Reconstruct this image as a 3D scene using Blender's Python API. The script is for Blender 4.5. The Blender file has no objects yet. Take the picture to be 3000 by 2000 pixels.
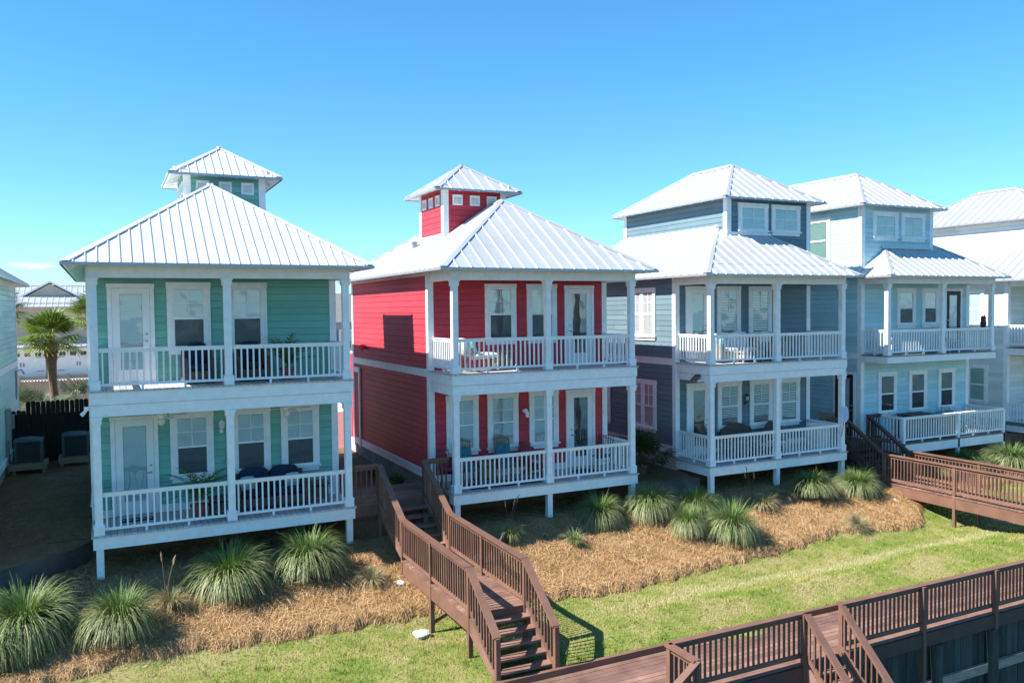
import bpy, bmesh, math, random
import numpy as np
from mathutils import Vector, Matrix
R = math.radians
scene = bpy.context.scene
COL = scene.collection
rnd = random.Random(7)

# ------------------------------------------------------------------ materials
MATS = {}
def nmat(name):
    m = bpy.data.materials.new(name); m.use_nodes = True
    nt = m.node_tree; b = nt.nodes['Principled BSDF']; MATS[name] = m
    return m, nt, b
def ND(nt, t, **kw):
    n = nt.nodes.new(t)
    for k, v in kw.items(): setattr(n, k, v)
    return n
def obj_coords(nt, scale=(1, 1, 1)):
    tc = ND(nt, 'ShaderNodeTexCoord'); mp = ND(nt, 'ShaderNodeMapping'); mp.inputs['Scale'].default_value = scale
    nt.links.new(tc.outputs['Object'], mp.inputs['Vector']); return mp.outputs['Vector']
def noise(nt, vec, scale, detail=4, rough=.55):
    n = ND(nt, 'ShaderNodeTexNoise'); n.inputs['Scale'].default_value = scale
    n.inputs['Detail'].default_value = detail; n.inputs['Roughness'].default_value = rough
    if vec is not None: nt.links.new(vec, n.inputs['Vector'])
    return n.outputs['Fac']
def ramp(nt, fac, stops):
    r = ND(nt, 'ShaderNodeValToRGB'); e = r.color_ramp.elements
    while len(e) < len(stops): e.new(.5)
    for el, (p, c) in zip(e, stops):
        el.position = p; el.color = (c[0], c[1], c[2], 1)
    nt.links.new(fac, r.inputs['Fac']); return r.outputs['Color']
def mix(nt, fac, a, b):
    m = ND(nt, 'ShaderNodeMix', data_type='RGBA')
    for s, i in ((fac, 0), (a, 6), (b, 7)):
        if isinstance(s, (int, float)): m.inputs[i].default_value = s
        elif isinstance(s, tuple): m.inputs[i].default_value = (s[0], s[1], s[2], 1)
        else: nt.links.new(s, m.inputs[i])
    return m.outputs[2]
def bump(nt, b, h, strength, dist):
    bp = ND(nt, 'ShaderNodeBump'); bp.inputs['Strength'].default_value = strength; bp.inputs['Distance'].default_value = dist
    nt.links.new(h, bp.inputs['Height']); nt.links.new(bp.outputs['Normal'], b.inputs['Normal'])
def island(nt, b, col, amt):       # each separate board takes the paint a little differently
    g = ND(nt, 'ShaderNodeNewGeometry'); r = ND(nt, 'ShaderNodeMapRange'); nt.links.new(g.outputs['Random Per Island'], r.inputs[0]); r.inputs[3].default_value = 1 - amt; r.inputs[4].default_value = 1 + amt
    h = ND(nt, 'ShaderNodeHueSaturation'); nt.links.new(r.outputs[0], h.inputs['Value']); nt.links.new(col, h.inputs['Color']); nt.links.new(h.outputs[0], b.inputs['Base Color'])
def M(name, col, rough=.6, var=.12, scale=3, stretch=(1, 1, 1), bmp=0, bscale=40, bdist=.004, metal=0, spec=.4, isl=0):
    m, nt, b = nmat(name)
    v = obj_coords(nt, stretch); f = noise(nt, v, scale)
    dk = tuple(max(0, c * (1 - var)) for c in col); lt = tuple(min(1, c * (1 + var)) for c in col)
    if isl: island(nt, b, ramp(nt, f, [(.3, dk), (.7, lt)]), isl)
    else: nt.links.new(ramp(nt, f, [(.3, dk), (.7, lt)]), b.inputs['Base Color'])
    b.inputs['Roughness'].default_value = rough; b.inputs['Metallic'].default_value = metal
    b.inputs['Specular IOR Level'].default_value = spec
    if bmp: bump(nt, b, noise(nt, v, bscale, 5), bmp, bdist)
    return m
def paint(name, col, var=.07):      # painted fibre-cement siding: faint mottling, wood-grain bump along the boards
    m, nt, b = nmat(name)
    v = obj_coords(nt, (1, 1, 1)); f = noise(nt, v, 1.3, 5)
    vs = obj_coords(nt, (1.5, 1.5, 40)); g = noise(nt, vs, 6, 5)
    a = ND(nt, 'ShaderNodeMath', operation='ADD'); nt.links.new(f, a.inputs[0]); nt.links.new(g, a.inputs[1])
    h = ND(nt, 'ShaderNodeMath', operation='MULTIPLY'); nt.links.new(a.outputs[0], h.inputs[0]); h.inputs[1].default_value = .5
    dk = tuple(c * (1 - var) for c in col); lt = tuple(min(1, c * (1 + var) + .004) for c in col)
    island(nt, b, ramp(nt, h.outputs[0], [(.35, dk), (.65, lt)]), .10)
    b.inputs['Roughness'].default_value = .55; b.inputs['Specular IOR Level'].default_value = .3
    bump(nt, b, g, .25, .003)
    return m
paint('mint_paint', (.185, .45, .375)); paint('red_paint', (.53, .045, .066)); paint('slate_paint', (.135, .205, .245))
paint('skyblue_paint', (.46, .67, .72)); paint('white_paint_siding', (.70, .70, .68)); paint('pale_mint_paint', (.46, .68, .60))
M('bamboo', (.27, .19, .105), .8, .3, 12, (1, 1, 6)); M('brown_deck', (.20, .112, .085), .65, .28, 2.2, bmp=.35, bscale=25, bdist=.003, spec=.3, isl=.28)
M('stucco', (.55, .53, .50), .9, .12, 2, bmp=.3, bscale=30)
M('white_trim', (.86, .86, .86), .5, .07, 5, bmp=.12, bscale=30, bdist=.002)
def scuffs(name):       # chipped, mildewed spots in the trim paint
    nt = MATS[name].node_tree; b = nt.nodes['Principled BSDF']; src = b.inputs['Base Color'].links[0].from_socket
    v = obj_coords(nt, (1, 1, 2)); f = noise(nt, v, 4.5, 8, .72); r = ND(nt, 'ShaderNodeMapRange'); nt.links.new(f, r.inputs[0])
    r.inputs[1].default_value = .62; r.inputs[2].default_value = .70; r.inputs[3].default_value = 0; r.inputs[4].default_value = .42
    nt.links.new(mix(nt, r.outputs[0], src, (.40, .37, .33)), b.inputs['Base Color'])
scuffs('white_trim')
M('white_door', (.85, .85, .855), .4, .03, 4)
M('rail_white', (.86, .86, .865), .45, .04, 4)
def deck(name, col, axis, w=.135, var=.1):
    m, nt, b = nmat(name)
    v = obj_coords(nt)
    sx = ND(nt, 'ShaderNodeSeparateXYZ'); nt.links.new(v, sx.inputs[0])
    d = ND(nt, 'ShaderNodeMath', operation='DIVIDE'); nt.links.new(sx.outputs[axis], d.inputs[0]); d.inputs[1].default_value = w
    fr = ND(nt, 'ShaderNodeMath', operation='FRACT'); nt.links.new(d.outputs[0], fr.inputs[0])
    gap = ND(nt, 'ShaderNodeMath', operation='LESS_THAN'); nt.links.new(fr.outputs[0], gap.inputs[0]); gap.inputs[1].default_value = .07
    fl = ND(nt, 'ShaderNodeMath', operation='FLOOR'); nt.links.new(d.outputs[0], fl.inputs[0])
    wn = ND(nt, 'ShaderNodeTexWhiteNoise', noise_dimensions='1D'); nt.links.new(fl.outputs[0], wn.inputs['W'])
    c = ramp(nt, wn.outputs['Value'], [(0, tuple(x * (1 - var) for x in col)), (1, tuple(x * (1 + var) for x in col))])
    c2 = mix(nt, gap.outputs[0], c, tuple(x * .18 for x in col))
    nt.links.new(c2, b.inputs['Base Color']); b.inputs['Roughness'].default_value = .65
    return m
deck('porch_boards', (.50, .49, .50), 0); deck('grey_deck_boards', (.17, .165, .16), 0)
M('brown_stain', (.165, .086, .060), .55, .16, 3, (1, 1, 1), bmp=.3, bscale=25, bdist=.003, spec=.35, isl=.22)
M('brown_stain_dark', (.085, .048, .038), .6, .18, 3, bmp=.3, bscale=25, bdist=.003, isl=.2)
M('weathered_wood', (.30, .25, .19), .8, .25, 4, (1, 1, 6), bmp=.4, bscale=20)
M('teal_wood', (.048, .058, .048), .85, .35, 2.5, (3, 3, .6), bmp=.6, bscale=14, bdist=.01, isl=.3)
M('dark_fence', (.022, .018, .016), .85, .35, 5, (6, 6, .5), bmp=.3)
M('beige_fence', (.42, .34, .26), .7, .1, 3); M('beige_wall', (.50, .42, .34), .75, .08, 2)
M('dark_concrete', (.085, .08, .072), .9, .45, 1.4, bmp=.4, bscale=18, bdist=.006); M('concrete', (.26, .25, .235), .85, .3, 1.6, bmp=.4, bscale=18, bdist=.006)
M('metal_edge', (.42, .43, .46), .4, .06, 5, metal=.5)
M('shingle', (.17, .16, .155), .9, .3, 14, bmp=.5, bscale=30)
M('blue_far_paint', (.045, .24, .42), .6, .1, 2); M('grey_far_paint', (.34, .38, .42), .7, .1, 2)
M('black_metal', (.018, .018, .02), .4, .1, 5); M('dark_blue_cloth', (.014, .024, .06), .9, .2, 12, bmp=.3, bscale=60)
M('wicker', (.10, .072, .058), .75, .4, 30, bmp=.9, bscale=60, bdist=.01); M('tan_wicker', (.30, .20, .12), .75, .4, 30, bmp=.9, bscale=60, bdist=.01)
M('grey_wicker', (.33, .27, .22), .75, .35, 30, bmp=.9, bscale=60, bdist=.01)
M('terracotta', (.33, .09, .05), .8, .15, 6); M('teal_cloth', (.045, .18, .21), .9, .2, 8); M('white_cloth', (.72, .72, .69), .9, .12, 6)
M('pattern_cloth', (.22, .50, .52), .9, .55, 16); M('natural_wood', (.30, .17, .09), .6, .2, 8); M('red_wood', (.30, .035, .04), .6, .15, 6)
M('rug', (.035, .035, .05), .95, .6, 7); M('black_mat', (.012, .014, .02), .95, .3, 10)
M('ac_grey', (.095, .115, .125), .5, .12, 6); M('ac_fin', (.025, .03, .035), .6, .3, 40, (1, 1, 4)); M('galv', (.34, .36, .37), .4, .1, 6, metal=.6)
M('brass_steel', (.42, .41, .39), .3, .05, 6, metal=.9); M('rock_white', (.62, .60, .56), .9, .25, 9, bmp=.8, bscale=14, bdist=.03)
M('dark_room', (.012, .014, .016), .9, .1, 4); M('blind_white', (.62, .65, .66), .6, .03, 4)
M('leaf_green', (.045, .13, .025), .5, .4, 9); M('stem_brown', (.16, .10, .06), .9, .3, 9); M('palm_trunk', (.20, .13, .085), .9, .4, 9, (1, 1, 3), bmp=.9, bscale=18, bdist=.03)
M('brown_door', (.03, .022, .02), .5, .1, 4); M('pale_panel', (.35, .43, .50), .5, .05, 3); M('lamp_glass', (.75, .75, .72), .2, .03, 4)
M('solar_black', (.01, .012, .02), .15, .1, 4); M('net_blue', (.42, .48, .75), .7, .12, 30)
M('green_blind', (.40, .56, .46), .6, .03, 4)

def roof_mat(name, lo, hi):
    m, nt, b = nmat(name)
    v = obj_coords(nt); f = noise(nt, v, .5, 5, .65); f2 = noise(nt, v, 7, 4)
    a = mix(nt, .35, f, f2)
    nt.links.new(ramp(nt, a, [(.3, lo), (.7, hi)]), b.inputs['Base Color'])
    b.inputs['Metallic'].default_value = .25; b.inputs['Roughness'].default_value = .40
    bump(nt, b, noise(nt, v, 2.2, 2), .12, .02)
roof_mat('roof_metal', (.40, .425, .435), (.525, .54, .54)); roof_mat('roof_white', (.56, .58, .58), (.68, .69, .685)); roof_mat('roof_grey', (.34, .345, .35), (.42, .425, .43))
def glass_mat(name, tint, base_ref):
    m, nt, b = nmat(name); nt.nodes.remove(b)
    out = nt.nodes['Material Output']
    v = obj_coords(nt, (1, 1, .8)); bp = ND(nt, 'ShaderNodeBump'); bp.inputs['Strength'].default_value = .22; bp.inputs['Distance'].default_value = .05
    nt.links.new(noise(nt, v, 2.6, 1), bp.inputs['Height'])
    gl = ND(nt, 'ShaderNodeBsdfGlossy'); gl.inputs['Roughness'].default_value = .015; gl.inputs['Color'].default_value = (.95, .97, 1, 1)
    nt.links.new(bp.outputs['Normal'], gl.inputs['Normal'])
    tr = ND(nt, 'ShaderNodeBsdfTransparent'); tr.inputs['Color'].default_value = (*tint, 1)
    fr = ND(nt, 'ShaderNodeFresnel'); fr.inputs['IOR'].default_value = 1.5
    ma = ND(nt, 'ShaderNodeMath', operation='MULTIPLY_ADD'); ma.use_clamp = True
    nt.links.new(fr.outputs[0], ma.inputs[0]); ma.inputs[1].default_value = .35; ma.inputs[2].default_value = base_ref
    mx = ND(nt, 'ShaderNodeMixShader'); nt.links.new(ma.outputs[0], mx.inputs[0]); nt.links.new(tr.outputs[0], mx.inputs[1]); nt.links.new(gl.outputs[0], mx.inputs[2])
    nt.links.new(mx.outputs[0], out.inputs['Surface'])
glass_mat('glass', (.80, .88, .88), .15); glass_mat('soft_glass', (.88, .92, .92), .03); glass_mat('dark_glass', (.35, .38, .40), .10)
def screen_mat():
    m, nt, b = nmat('insect_screen'); out = nt.nodes['Material Output']
    b.inputs['Base Color'].default_value = (.05, .055, .065, 1); b.inputs['Roughness'].default_value = .9
    tr = ND(nt, 'ShaderNodeBsdfTransparent'); mx = ND(nt, 'ShaderNodeMixShader'); mx.inputs[0].default_value = .62
    nt.links.new(tr.outputs[0], mx.inputs[1]); nt.links.new(b.outputs[0], mx.inputs[2]); nt.links.new(mx.outputs[0], out.inputs['Surface'])
screen_mat()

def lawn_color(nt):
    v = obj_coords(nt)
    f1 = noise(nt, v, .55, 4, .6); f2 = noise(nt, v, 3.2, 4, .7)
    a = mix(nt, .4, f1, f2)
    c = ramp(nt, a, [(.38, (.40, .34, .16)), (.45, (.33, .32, .11)), (.52, (.22, .27, .05)), (.60, (.12, .22, .022))])
    sx = ND(nt, 'ShaderNodeSeparateXYZ'); nt.links.new(v, sx.inputs[0])
    # pale, dry strip of turf where the grass meets the low bank
    ad = ND(nt, 'ShaderNodeMath', operation='ADD'); nt.links.new(sx.outputs[1], ad.inputs[0]); ad.inputs[1].default_value = 4.3
    wob = ND(nt, 'ShaderNodeMath', operation='MULTIPLY_ADD'); nt.links.new(noise(nt, v, .8, 2), wob.inputs[0]); wob.inputs[1].default_value = .5
    nt.links.new(ad.outputs[0], wob.inputs[2])
    sh = ND(nt, 'ShaderNodeMath', operation='SUBTRACT'); nt.links.new(wob.outputs[0], sh.inputs[0]); sh.inputs[1].default_value = .25
    ab = ND(nt, 'ShaderNodeMath', operation='ABSOLUTE'); nt.links.new(sh.outputs[0], ab.inputs[0])
    mr = ND(nt, 'ShaderNodeMapRange'); nt.links.new(ab.outputs[0], mr.inputs[0])
    mr.inputs[1].default_value = .02; mr.inputs[2].default_value = .55; mr.inputs[3].default_value = .75; mr.inputs[4].default_value = 0
    xr = ND(nt, 'ShaderNodeMapRange'); nt.links.new(sx.outputs[0], xr.inputs[0])
    xr.inputs[1].default_value = 8; xr.inputs[2].default_value = 12; xr.inputs[3].default_value = 0; xr.inputs[4].default_value = 1
    mm = ND(nt, 'ShaderNodeMath', operation='MULTIPLY'); nt.links.new(mr.outputs[0], mm.inputs[0]); nt.links.new(xr.outputs[0], mm.inputs[1])
    return mix(nt, mm.outputs[0], c, (.44, .41, .21)), v
m, nt, b = nmat('lawn_ground'); c, v = lawn_color(nt)
nt.links.new(mix(nt, noise(nt, v, 22, 4), c, (.15, .13, .06)), b.inputs['Base Color']); b.inputs['Roughness'].default_value = .95; b.inputs['Specular IOR Level'].default_value = .1
bump(nt, b, noise(nt, v, 30, 5), .8, .03)
m, nt, b = nmat('lawn_blade'); c, v = lawn_color(nt)
nt.links.new(c, b.inputs['Base Color']); b.inputs['Roughness'].default_value = .7; b.inputs['Specular IOR Level'].default_value = .2
def blade_mat(name, stops, rough=.6, transl=.3):
    m, nt, b = nmat(name); out = nt.nodes['Material Output']
    at = ND(nt, 'ShaderNodeAttribute', attribute_name='tint')
    c = ramp(nt, at.outputs['Fac'], stops)
    nt.links.new(c, b.inputs['Base Color']); b.inputs['Roughness'].default_value = rough; b.inputs['Specular IOR Level'].default_value = .35
    t = ND(nt, 'ShaderNodeBsdfTranslucent'); nt.links.new(c, t.inputs['Color'])
    mx = ND(nt, 'ShaderNodeMixShader'); mx.inputs[0].default_value = transl
    nt.links.new(b.outputs[0], mx.inputs[1]); nt.links.new(t.outputs[0], mx.inputs[2]); nt.links.new(mx.outputs[0], out.inputs['Surface'])
blade_mat('clump_blade', [(0, (.09, .18, .025)), (.3, (.12, .185, .05)), (.55, (.19, .245, .095)), (.8, (.29, .315, .155)), (1, (.42, .36, .22))], .5, .15)
blade_mat('dry_blade', [(0, (.14, .18, .06)), (.5, (.30, .27, .14)), (1, (.42, .34, .2))])
blade_mat('straw', [(0, (.18, .098, .042)), (.35, (.43, .262, .118)), (.7, (.60, .405, .20)), (1, (.72, .55, .34))], .7, .15)
blade_mat('frond', [(0, (.05, .12, .018)), (.5, (.19, .27, .035)), (.85, (.30, .31, .07)), (1, (.36, .28, .12))], .45, .25)
blade_mat('dark_frond', [(0, (.02, .05, .012)), (.5, (.05, .085, .022)), (1, (.12, .12, .05))], .5, .15)
blade_mat('grey_frond', [(0, (.06, .11, .05)), (.5, (.16, .21, .12)), (1, (.36, .38, .26))], .5, .2)
m, nt, b = nmat('straw_bed'); v = obj_coords(nt)
f = mix(nt, .5, noise(nt, v, 1.4, 5, .65), noise(nt, v, 26, 5, .7))
nt.links.new(ramp(nt, f, [(.3, (.15, .084, .036)), (.5, (.36, .215, .10)), (.68, (.52, .35, .18))]), b.inputs['Base Color']); b.inputs['Roughness'].default_value = .95
b.inputs['Specular IOR Level'].default_value = .1; bump(nt, b, noise(nt, v, 34, 6, .7), 1, .05)
m, nt, b = nmat('soil'); v = obj_coords(nt)
f = mix(nt, .5, noise(nt, v, .9, 5, .65), noise(nt, v, 18, 5, .7))
nt.links.new(ramp(nt, f, [(.3, (.10, .05, .026)), (.5, (.20, .10, .048)), (.68, (.34, .19, .09))]), b.inputs['Base Color']); b.inputs['Roughness'].default_value = .95
bump(nt, b, noise(nt, v, 26, 6, .7), .9, .05)
m, nt, b = nmat('brick_paving'); v = obj_coords(nt)
bk = ND(nt, 'ShaderNodeTexBrick'); nt.links.new(v, bk.inputs['Vector']); bk.inputs['Scale'].default_value = 4.5
bk.inputs['Color1'].default_value = (.36, .12, .10, 1); bk.inputs['Color2'].default_value = (.30, .10, .085, 1); bk.inputs['Mortar'].default_value = (.22, .14, .12, 1); bk.inputs['Mortar Size'].default_value = .015
nt.links.new(bk.outputs['Color'], b.inputs['Base Color']); b.inputs['Roughness'].default_value = .85
M('pale_concrete', (.50, .46, .42), .85, .12, 2)
m, nt, b = nmat('bay_water'); b.inputs['Base Color'].default_value = (.02, .035, .035, 1); b.inputs['Roughness'].default_value = .12
v = obj_coords(nt); bump(nt, b, noise(nt, v, 1.6, 4), .3, .15)
m, nt, b = nmat('pillow_print'); v = obj_coords(nt, (9, 9, 9))
nt.links.new(ramp(nt, noise(nt, v, 1.2, 3), [(.42, (.55, .62, .60)), (.5, (.16, .42, .45)), (.6, (.50, .55, .30))]), b.inputs['Base Color']); b.inputs['Roughness'].default_value = .9

# ------------------------------------------------------------------ mesh helpers
def FRONT(y): return lambda u, d, v: (u, y - d, v)
def BACK(y): return lambda u, d, v: (u, y + d, v)
def LEFT(x): return lambda u, d, v: (x - d, u, v)
def RIGHT(x): return lambda u, d, v: (x + d, u, v)
class MB:
    def __init__(s): s.v = []; s.f = []
    def quad(s, a, b, c, d):
        n = len(s.v); s.v += [tuple(a), tuple(b), tuple(c), tuple(d)]; s.f.append((n, n + 1, n + 2, n + 3)); return s
    def poly(s, pts):
        n = len(s.v); s.v += [tuple(p) for p in pts]; s.f.append(tuple(range(n, n + len(pts)))); return s
    def hexa(s, p):                     # 8 points: bottom loop then top loop
        n = len(s.v); s.v += [tuple(q) for q in p]
        for f in ((0, 3, 2, 1), (4, 5, 6, 7), (0, 1, 5, 4), (1, 2, 6, 5), (2, 3, 7, 6), (3, 0, 4, 7)): s.f.append(tuple(n + i for i in f))
        return s
    def box(s, a0, a1, b0, b1, c0, c1, m=None):
        p = [(a0, b0, c0), (a1, b0, c0), (a1, b1, c0), (a0, b1, c0), (a0, b0, c1), (a1, b0, c1), (a1, b1, c1), (a0, b1, c1)]
        return s.hexa([m(*q) for q in p] if m else p)
    def beam(s, p, q, w, h, up=(0, 0, 1)):     # w across, h along 'up', centred on the line p-q
        p = Vector(p); q = Vector(q); d = (q - p).normalized(); up = Vector(up)
        r = d.cross(up)
        if r.length < 1e-4: r = Vector((1, 0, 0))
        r.normalize(); u = r.cross(d).normalized(); r *= w / 2; u *= h / 2
        return s.hexa([p - r - u, p + r - u, p + r + u, p - r + u, q - r - u, q + r - u, q + r + u, q - r + u])
    def post(s, x, y, z0, z1, w, w2=None):
        a = w / 2; b = (w2 or w) / 2
        return s.hexa([(x - a, y - a, z0), (x + a, y - a, z0), (x + a, y + a, z0), (x - a, y + a, z0), (x - b, y - b, z1), (x + b, y - b, z1), (x + b, y + b, z1), (x - b, y + b, z1)])
    def tube(s, pts, r, seg=8, cap=True):
        pts = [Vector(p) for p in pts]; rr = r if isinstance(r, (list, tuple)) else [r] * len(pts); n0 = len(s.v)
        for i, p in enumerate(pts):
            d = (pts[min(i + 1, len(pts) - 1)] - pts[max(i - 1, 0)]).normalized()
            a = d.cross(Vector((0, 0, 1)));
            if a.length < 1e-3: a = Vector((1, 0, 0))
            a.normalize(); b = d.cross(a)
            for k in range(seg):
                t = 2 * math.pi * k / seg; s.v.append(tuple(p + (a * math.cos(t) + b * math.sin(t)) * rr[i]))
        for i in range(len(pts) - 1):
            for k in range(seg):
                k2 = (k + 1) % seg; s.f.append((n0 + i * seg + k, n0 + i * seg + k2, n0 + (i + 1) * seg + k2, n0 + (i + 1) * seg + k))
        if cap:
            s.f.append(tuple(n0 + k for k in range(seg))[::-1]); e = n0 + (len(pts) - 1) * seg; s.f.append(tuple(e + k for k in range(seg)))
        return s
    def lathe(s, x, y, prof, seg=14):          # prof: (radius, z)
        return s.tube_l(x, y, prof, seg)
    def tube_l(s, x, y, prof, seg):
        n0 = len(s.v)
        for r, z in prof:
            for k in range(seg):
                t = 2 * math.pi * k / seg; s.v.append((x + r * math.cos(t), y + r * math.sin(t), z))
        for i in range(len(prof) - 1):
            for k in range(seg):
                k2 = (k + 1) % seg; s.f.append((n0 + i * seg + k, n0 + i * seg + k2, n0 + (i + 1) * seg + k2, n0 + (i + 1) * seg + k))
        s.f.append(tuple(n0 + k for k in range(seg))[::-1]); e = n0 + (len(prof) - 1) * seg; s.f.append(tuple(e + k for k in range(seg)))
        return s
    def pillow(s, c, sx, sy, sz, rot=None, n=6):   # soft cushion: superellipsoid
        n0 = len(s.v); U = 12; V = 7; rot = rot or Matrix.Identity(3)
        def pw(a, e): return math.copysign(abs(a) ** e, a)
        for j in range(V):
            ph = -math.pi / 2 + math.pi * j / (V - 1)
            for i in range(U):
                th = 2 * math.pi * i / U
                p = Vector((sx / 2 * pw(math.cos(ph), .45) * pw(math.cos(th), .45), sy / 2 * pw(math.cos(ph), .45) * pw(math.sin(th), .45), sz / 2 * pw(math.sin(ph), .7)))
                s.v.append(tuple(Vector(c) + rot @ p))
        for j in range(V - 1):
            for i in range(U):
                i2 = (i + 1) % U; s.f.append((n0 + j * U + i, n0 + j * U + i2, n0 + (j + 1) * U + i2, n0 + (j + 1) * U + i))
        return s
    def build(s, name, mat, parent=None, smooth=False, fix=True, label=None, bev=0):
        me = bpy.data.meshes.new(name); org = Vector((0, 0, 0))
        if parent is not None: org = Vector(parent['_o']) if '_o' in parent else Vector((0, 0, 0))
        me.from_pydata([(p[0] - org.x, p[1] - org.y, p[2] - org.z) for p in s.v], [], s.f)
        if fix:
            bm = bmesh.new(); bm.from_mesh(me); bmesh.ops.recalc_face_normals(bm, faces=bm.faces)
            if bev: bmesh.ops.bevel(bm, geom=[e for e in bm.edges if e.calc_face_angle(0) > .9], offset=bev, segments=1, affect='EDGES')
            bm.to_mesh(me); bm.free()
        me.materials.append(MATS[mat])
        if smooth:
            for p in me.polygons: p.use_smooth = True
        o = bpy.data.objects.new(name, me); COL.objects.link(o)
        if parent is not None: o.parent = parent; o['_o'] = list(org)
        if label: o['label'] = label
        return o
def tag(o, label=None, cat=None, group=None, kind=None):
    if label: o['label'] = label
    if cat: o['category'] = cat
    if group: o['group'] = group
    if kind: o['kind'] = kind
    return o
def thing(name, label, cat, loc, group=None, rz=0):
    o = bpy.data.objects.new(name, None); COL.objects.link(o); o.location = loc; o['_o'] = list(loc)
    o.empty_display_size = .1
    tag(o, label, cat, group)
    if rz: o.rotation_euler.z = rz
    return o
def copy_tree(o, parent=None):
    c = o.copy(); COL.objects.link(c)
    if parent is not None: c.parent = parent
    for ch in list(o.children): copy_tree(ch, c)
    return c
def raw_mesh(name, verts, faces_flat, nper, mat, tint=None, parent=None, org=(0, 0, 0)):
    me = bpy.data.meshes.new(name); nv = len(verts); nf = len(faces_flat) // nper
    me.vertices.add(nv); me.vertices.foreach_set('co', (verts - np.array(org)).astype(np.float32).ravel())
    me.loops.add(len(faces_flat)); me.loops.foreach_set('vertex_index', faces_flat.astype(np.int32))
    me.polygons.add(nf); me.polygons.foreach_set('loop_start', np.arange(0, nf * nper, nper, dtype=np.int32)); me.polygons.foreach_set('loop_total', np.full(nf, nper, dtype=np.int32))
    me.update(calc_edges=True); me.validate()
    if tint is not None:
        a = me.attributes.new('tint', 'FLOAT', 'POINT'); a.data.foreach_set('value', tint.astype(np.float32))
    me.materials.append(MATS[mat]); o = bpy.data.objects.new(name, me); COL.objects.link(o)
    if parent is not None: o.parent = parent; o['_o'] = list(org)
    return o

# ------------------------------------------------------------------ terrain
PROF = [(-12, -1.0), (-8.4, -.92), (-6.9, -.84), (-5.6, -.72), (-5, -.8), (-4, -.93), (-3.3, -.93), (-2.5, -.72), (-1.4, -.33), (0, .12), (1.7, .15)]
PROFB = [(-2, .62), (1.7, .70), (8, .80), (13, 1.0), (20, 1.2), (36, 2.0), (60, 2.0), (900, 2.0)]
STEP = [(-900, -.25), (-3.2, -.25), (-1.6, .3), (-.42, 1.5), (-.36, 1.68), (5.46, 1.68), (5.5, .32), (8.08, .32), (8.12, 1.68), (13.93, 1.68), (13.97, .62), (16.6, .62),
        (16.64, 1.68), (22.5, 1.68), (22.54, 1.0), (24.98, 1.0), (25.02, 1.55), (31.05, 1.55), (31.1, .9), (900, .9)]
def ystep(x): return np.interp(x, [p[0] for p in STEP], [p[1] for p in STEP])
def gfront(x, y): return np.interp(y, [p[0] for p in PROF], [p[1] for p in PROF]) + .03 * np.sin(x * 1.3 + y * 1.1) * np.clip((-y - 2.5) / 1, 0, 1) + .09 * np.exp(-((y + 5.35) / .55) ** 2) * np.clip((x - 8) / 3, 0, 1) + .03 * np.sin(x * .6 + 1) * np.clip((-y - 2) / 3, 0, 1)
def gback(x, y): return np.interp(y, [p[0] for p in PROFB], [p[1] for p in PROFB])
def gz(x, y): return float(gfront(x, y) if y < ystep(x) else gback(x, y))
MUL = [(-60, -3.2), (-12, -3.2), (-5, -3.05), (-1.81, -2.9), (-.75, -2.85), (.04, -2.62), (.97, -2.6), (1.93, -2.73), (3.6, -2.84), (5.27, -2.82), (6.13, -2.8), (9.25, -3.13), (10.92, -3.32), (13.11, -3.2), (15.03, -2.98),
       (16.97, -2.91), (19.38, -2.56), (20.66, -2.72), (21.81, -3.03), (22.7, -2.85), (23.4, -2.1), (26, -1.6), (34, -1.7), (60, -1.9)]
def ymul(x): return np.interp(x, [p[0] for p in MUL], [p[1] for p in MUL]) + .05 * np.sin(x * 5.3) + .04 * np.sin(x * 11.7 + 1)
BULK = -8.35
def sheet(name, xs, rowf, zf, mat):
    V = []; n = None
    for x in xs:
        ys = rowf(x); n = len(ys)
        for y in ys: V.append((x, y, zf(x, y)))
    V = np.array(V, float); F = []
    for i in range(len(xs) - 1):
        for j in range(n - 1):
            a = i * n + j; F += [a, a + n, a + n + 1, a + 1]
    o = raw_mesh(name, V, np.array(F), 4, mat)
    for p in o.data.polygons: p.use_smooth = True
    return o
xs_all = np.concatenate([[-900, -300, -100, -40, -20], np.arange(-12, 46, .25), [50, 60, 100, 300, 900]])
def rows_ground(x):
    s = float(ystep(x))
    return list(np.linspace(BULK, s - .02, 26)) + list(np.concatenate([[s + .02], np.linspace(s + .3, 13, 10), [16, 20, 28, 36, 60, 200, 900]]))
def z_ground(x, y):
    s = float(ystep(x)); return float(gfront(x, y) - .07 if y < s else gback(x, y))
g = sheet('ground', xs_all, rows_ground, z_ground, 'soil'); tag(g, kind='structure')
xl = np.concatenate([[-100, -40, -20], np.arange(-12, 46, .2), [60, 100]])
l = sheet('lawn', xl, lambda x: list(np.linspace(BULK, float(ymul(x)) + .15, 34)), lambda x, y: float(gfront(x, y)) + .012, 'lawn_ground'); tag(l, kind='structure')
rs = np.random.RandomState(3)
def bedz(x, y):
    yb = float(ymul(x)); e = min(1, max(0, (y - yb) / .10))
    return float(gfront(x, y)) + .005 + .10 * e ** .6 + .02 * math.sin(x * 6.1 + y * 3) * e + .018 * math.sin(x * 13 + y * 9.7) * e
mb = sheet('pine_straw_bed', np.arange(-14, 40, .12), lambda x: [float(ymul(x)) + t for t in (0, .02, .05, .10, .2)] + list(np.linspace(float(ymul(x)) + .3, float(ystep(x)) - .03, 30)), bedz, 'straw_bed')
tag(mb, 'rust brown pine straw mulch spread on the slope below the porches', 'mulch', kind='stuff')
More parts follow.
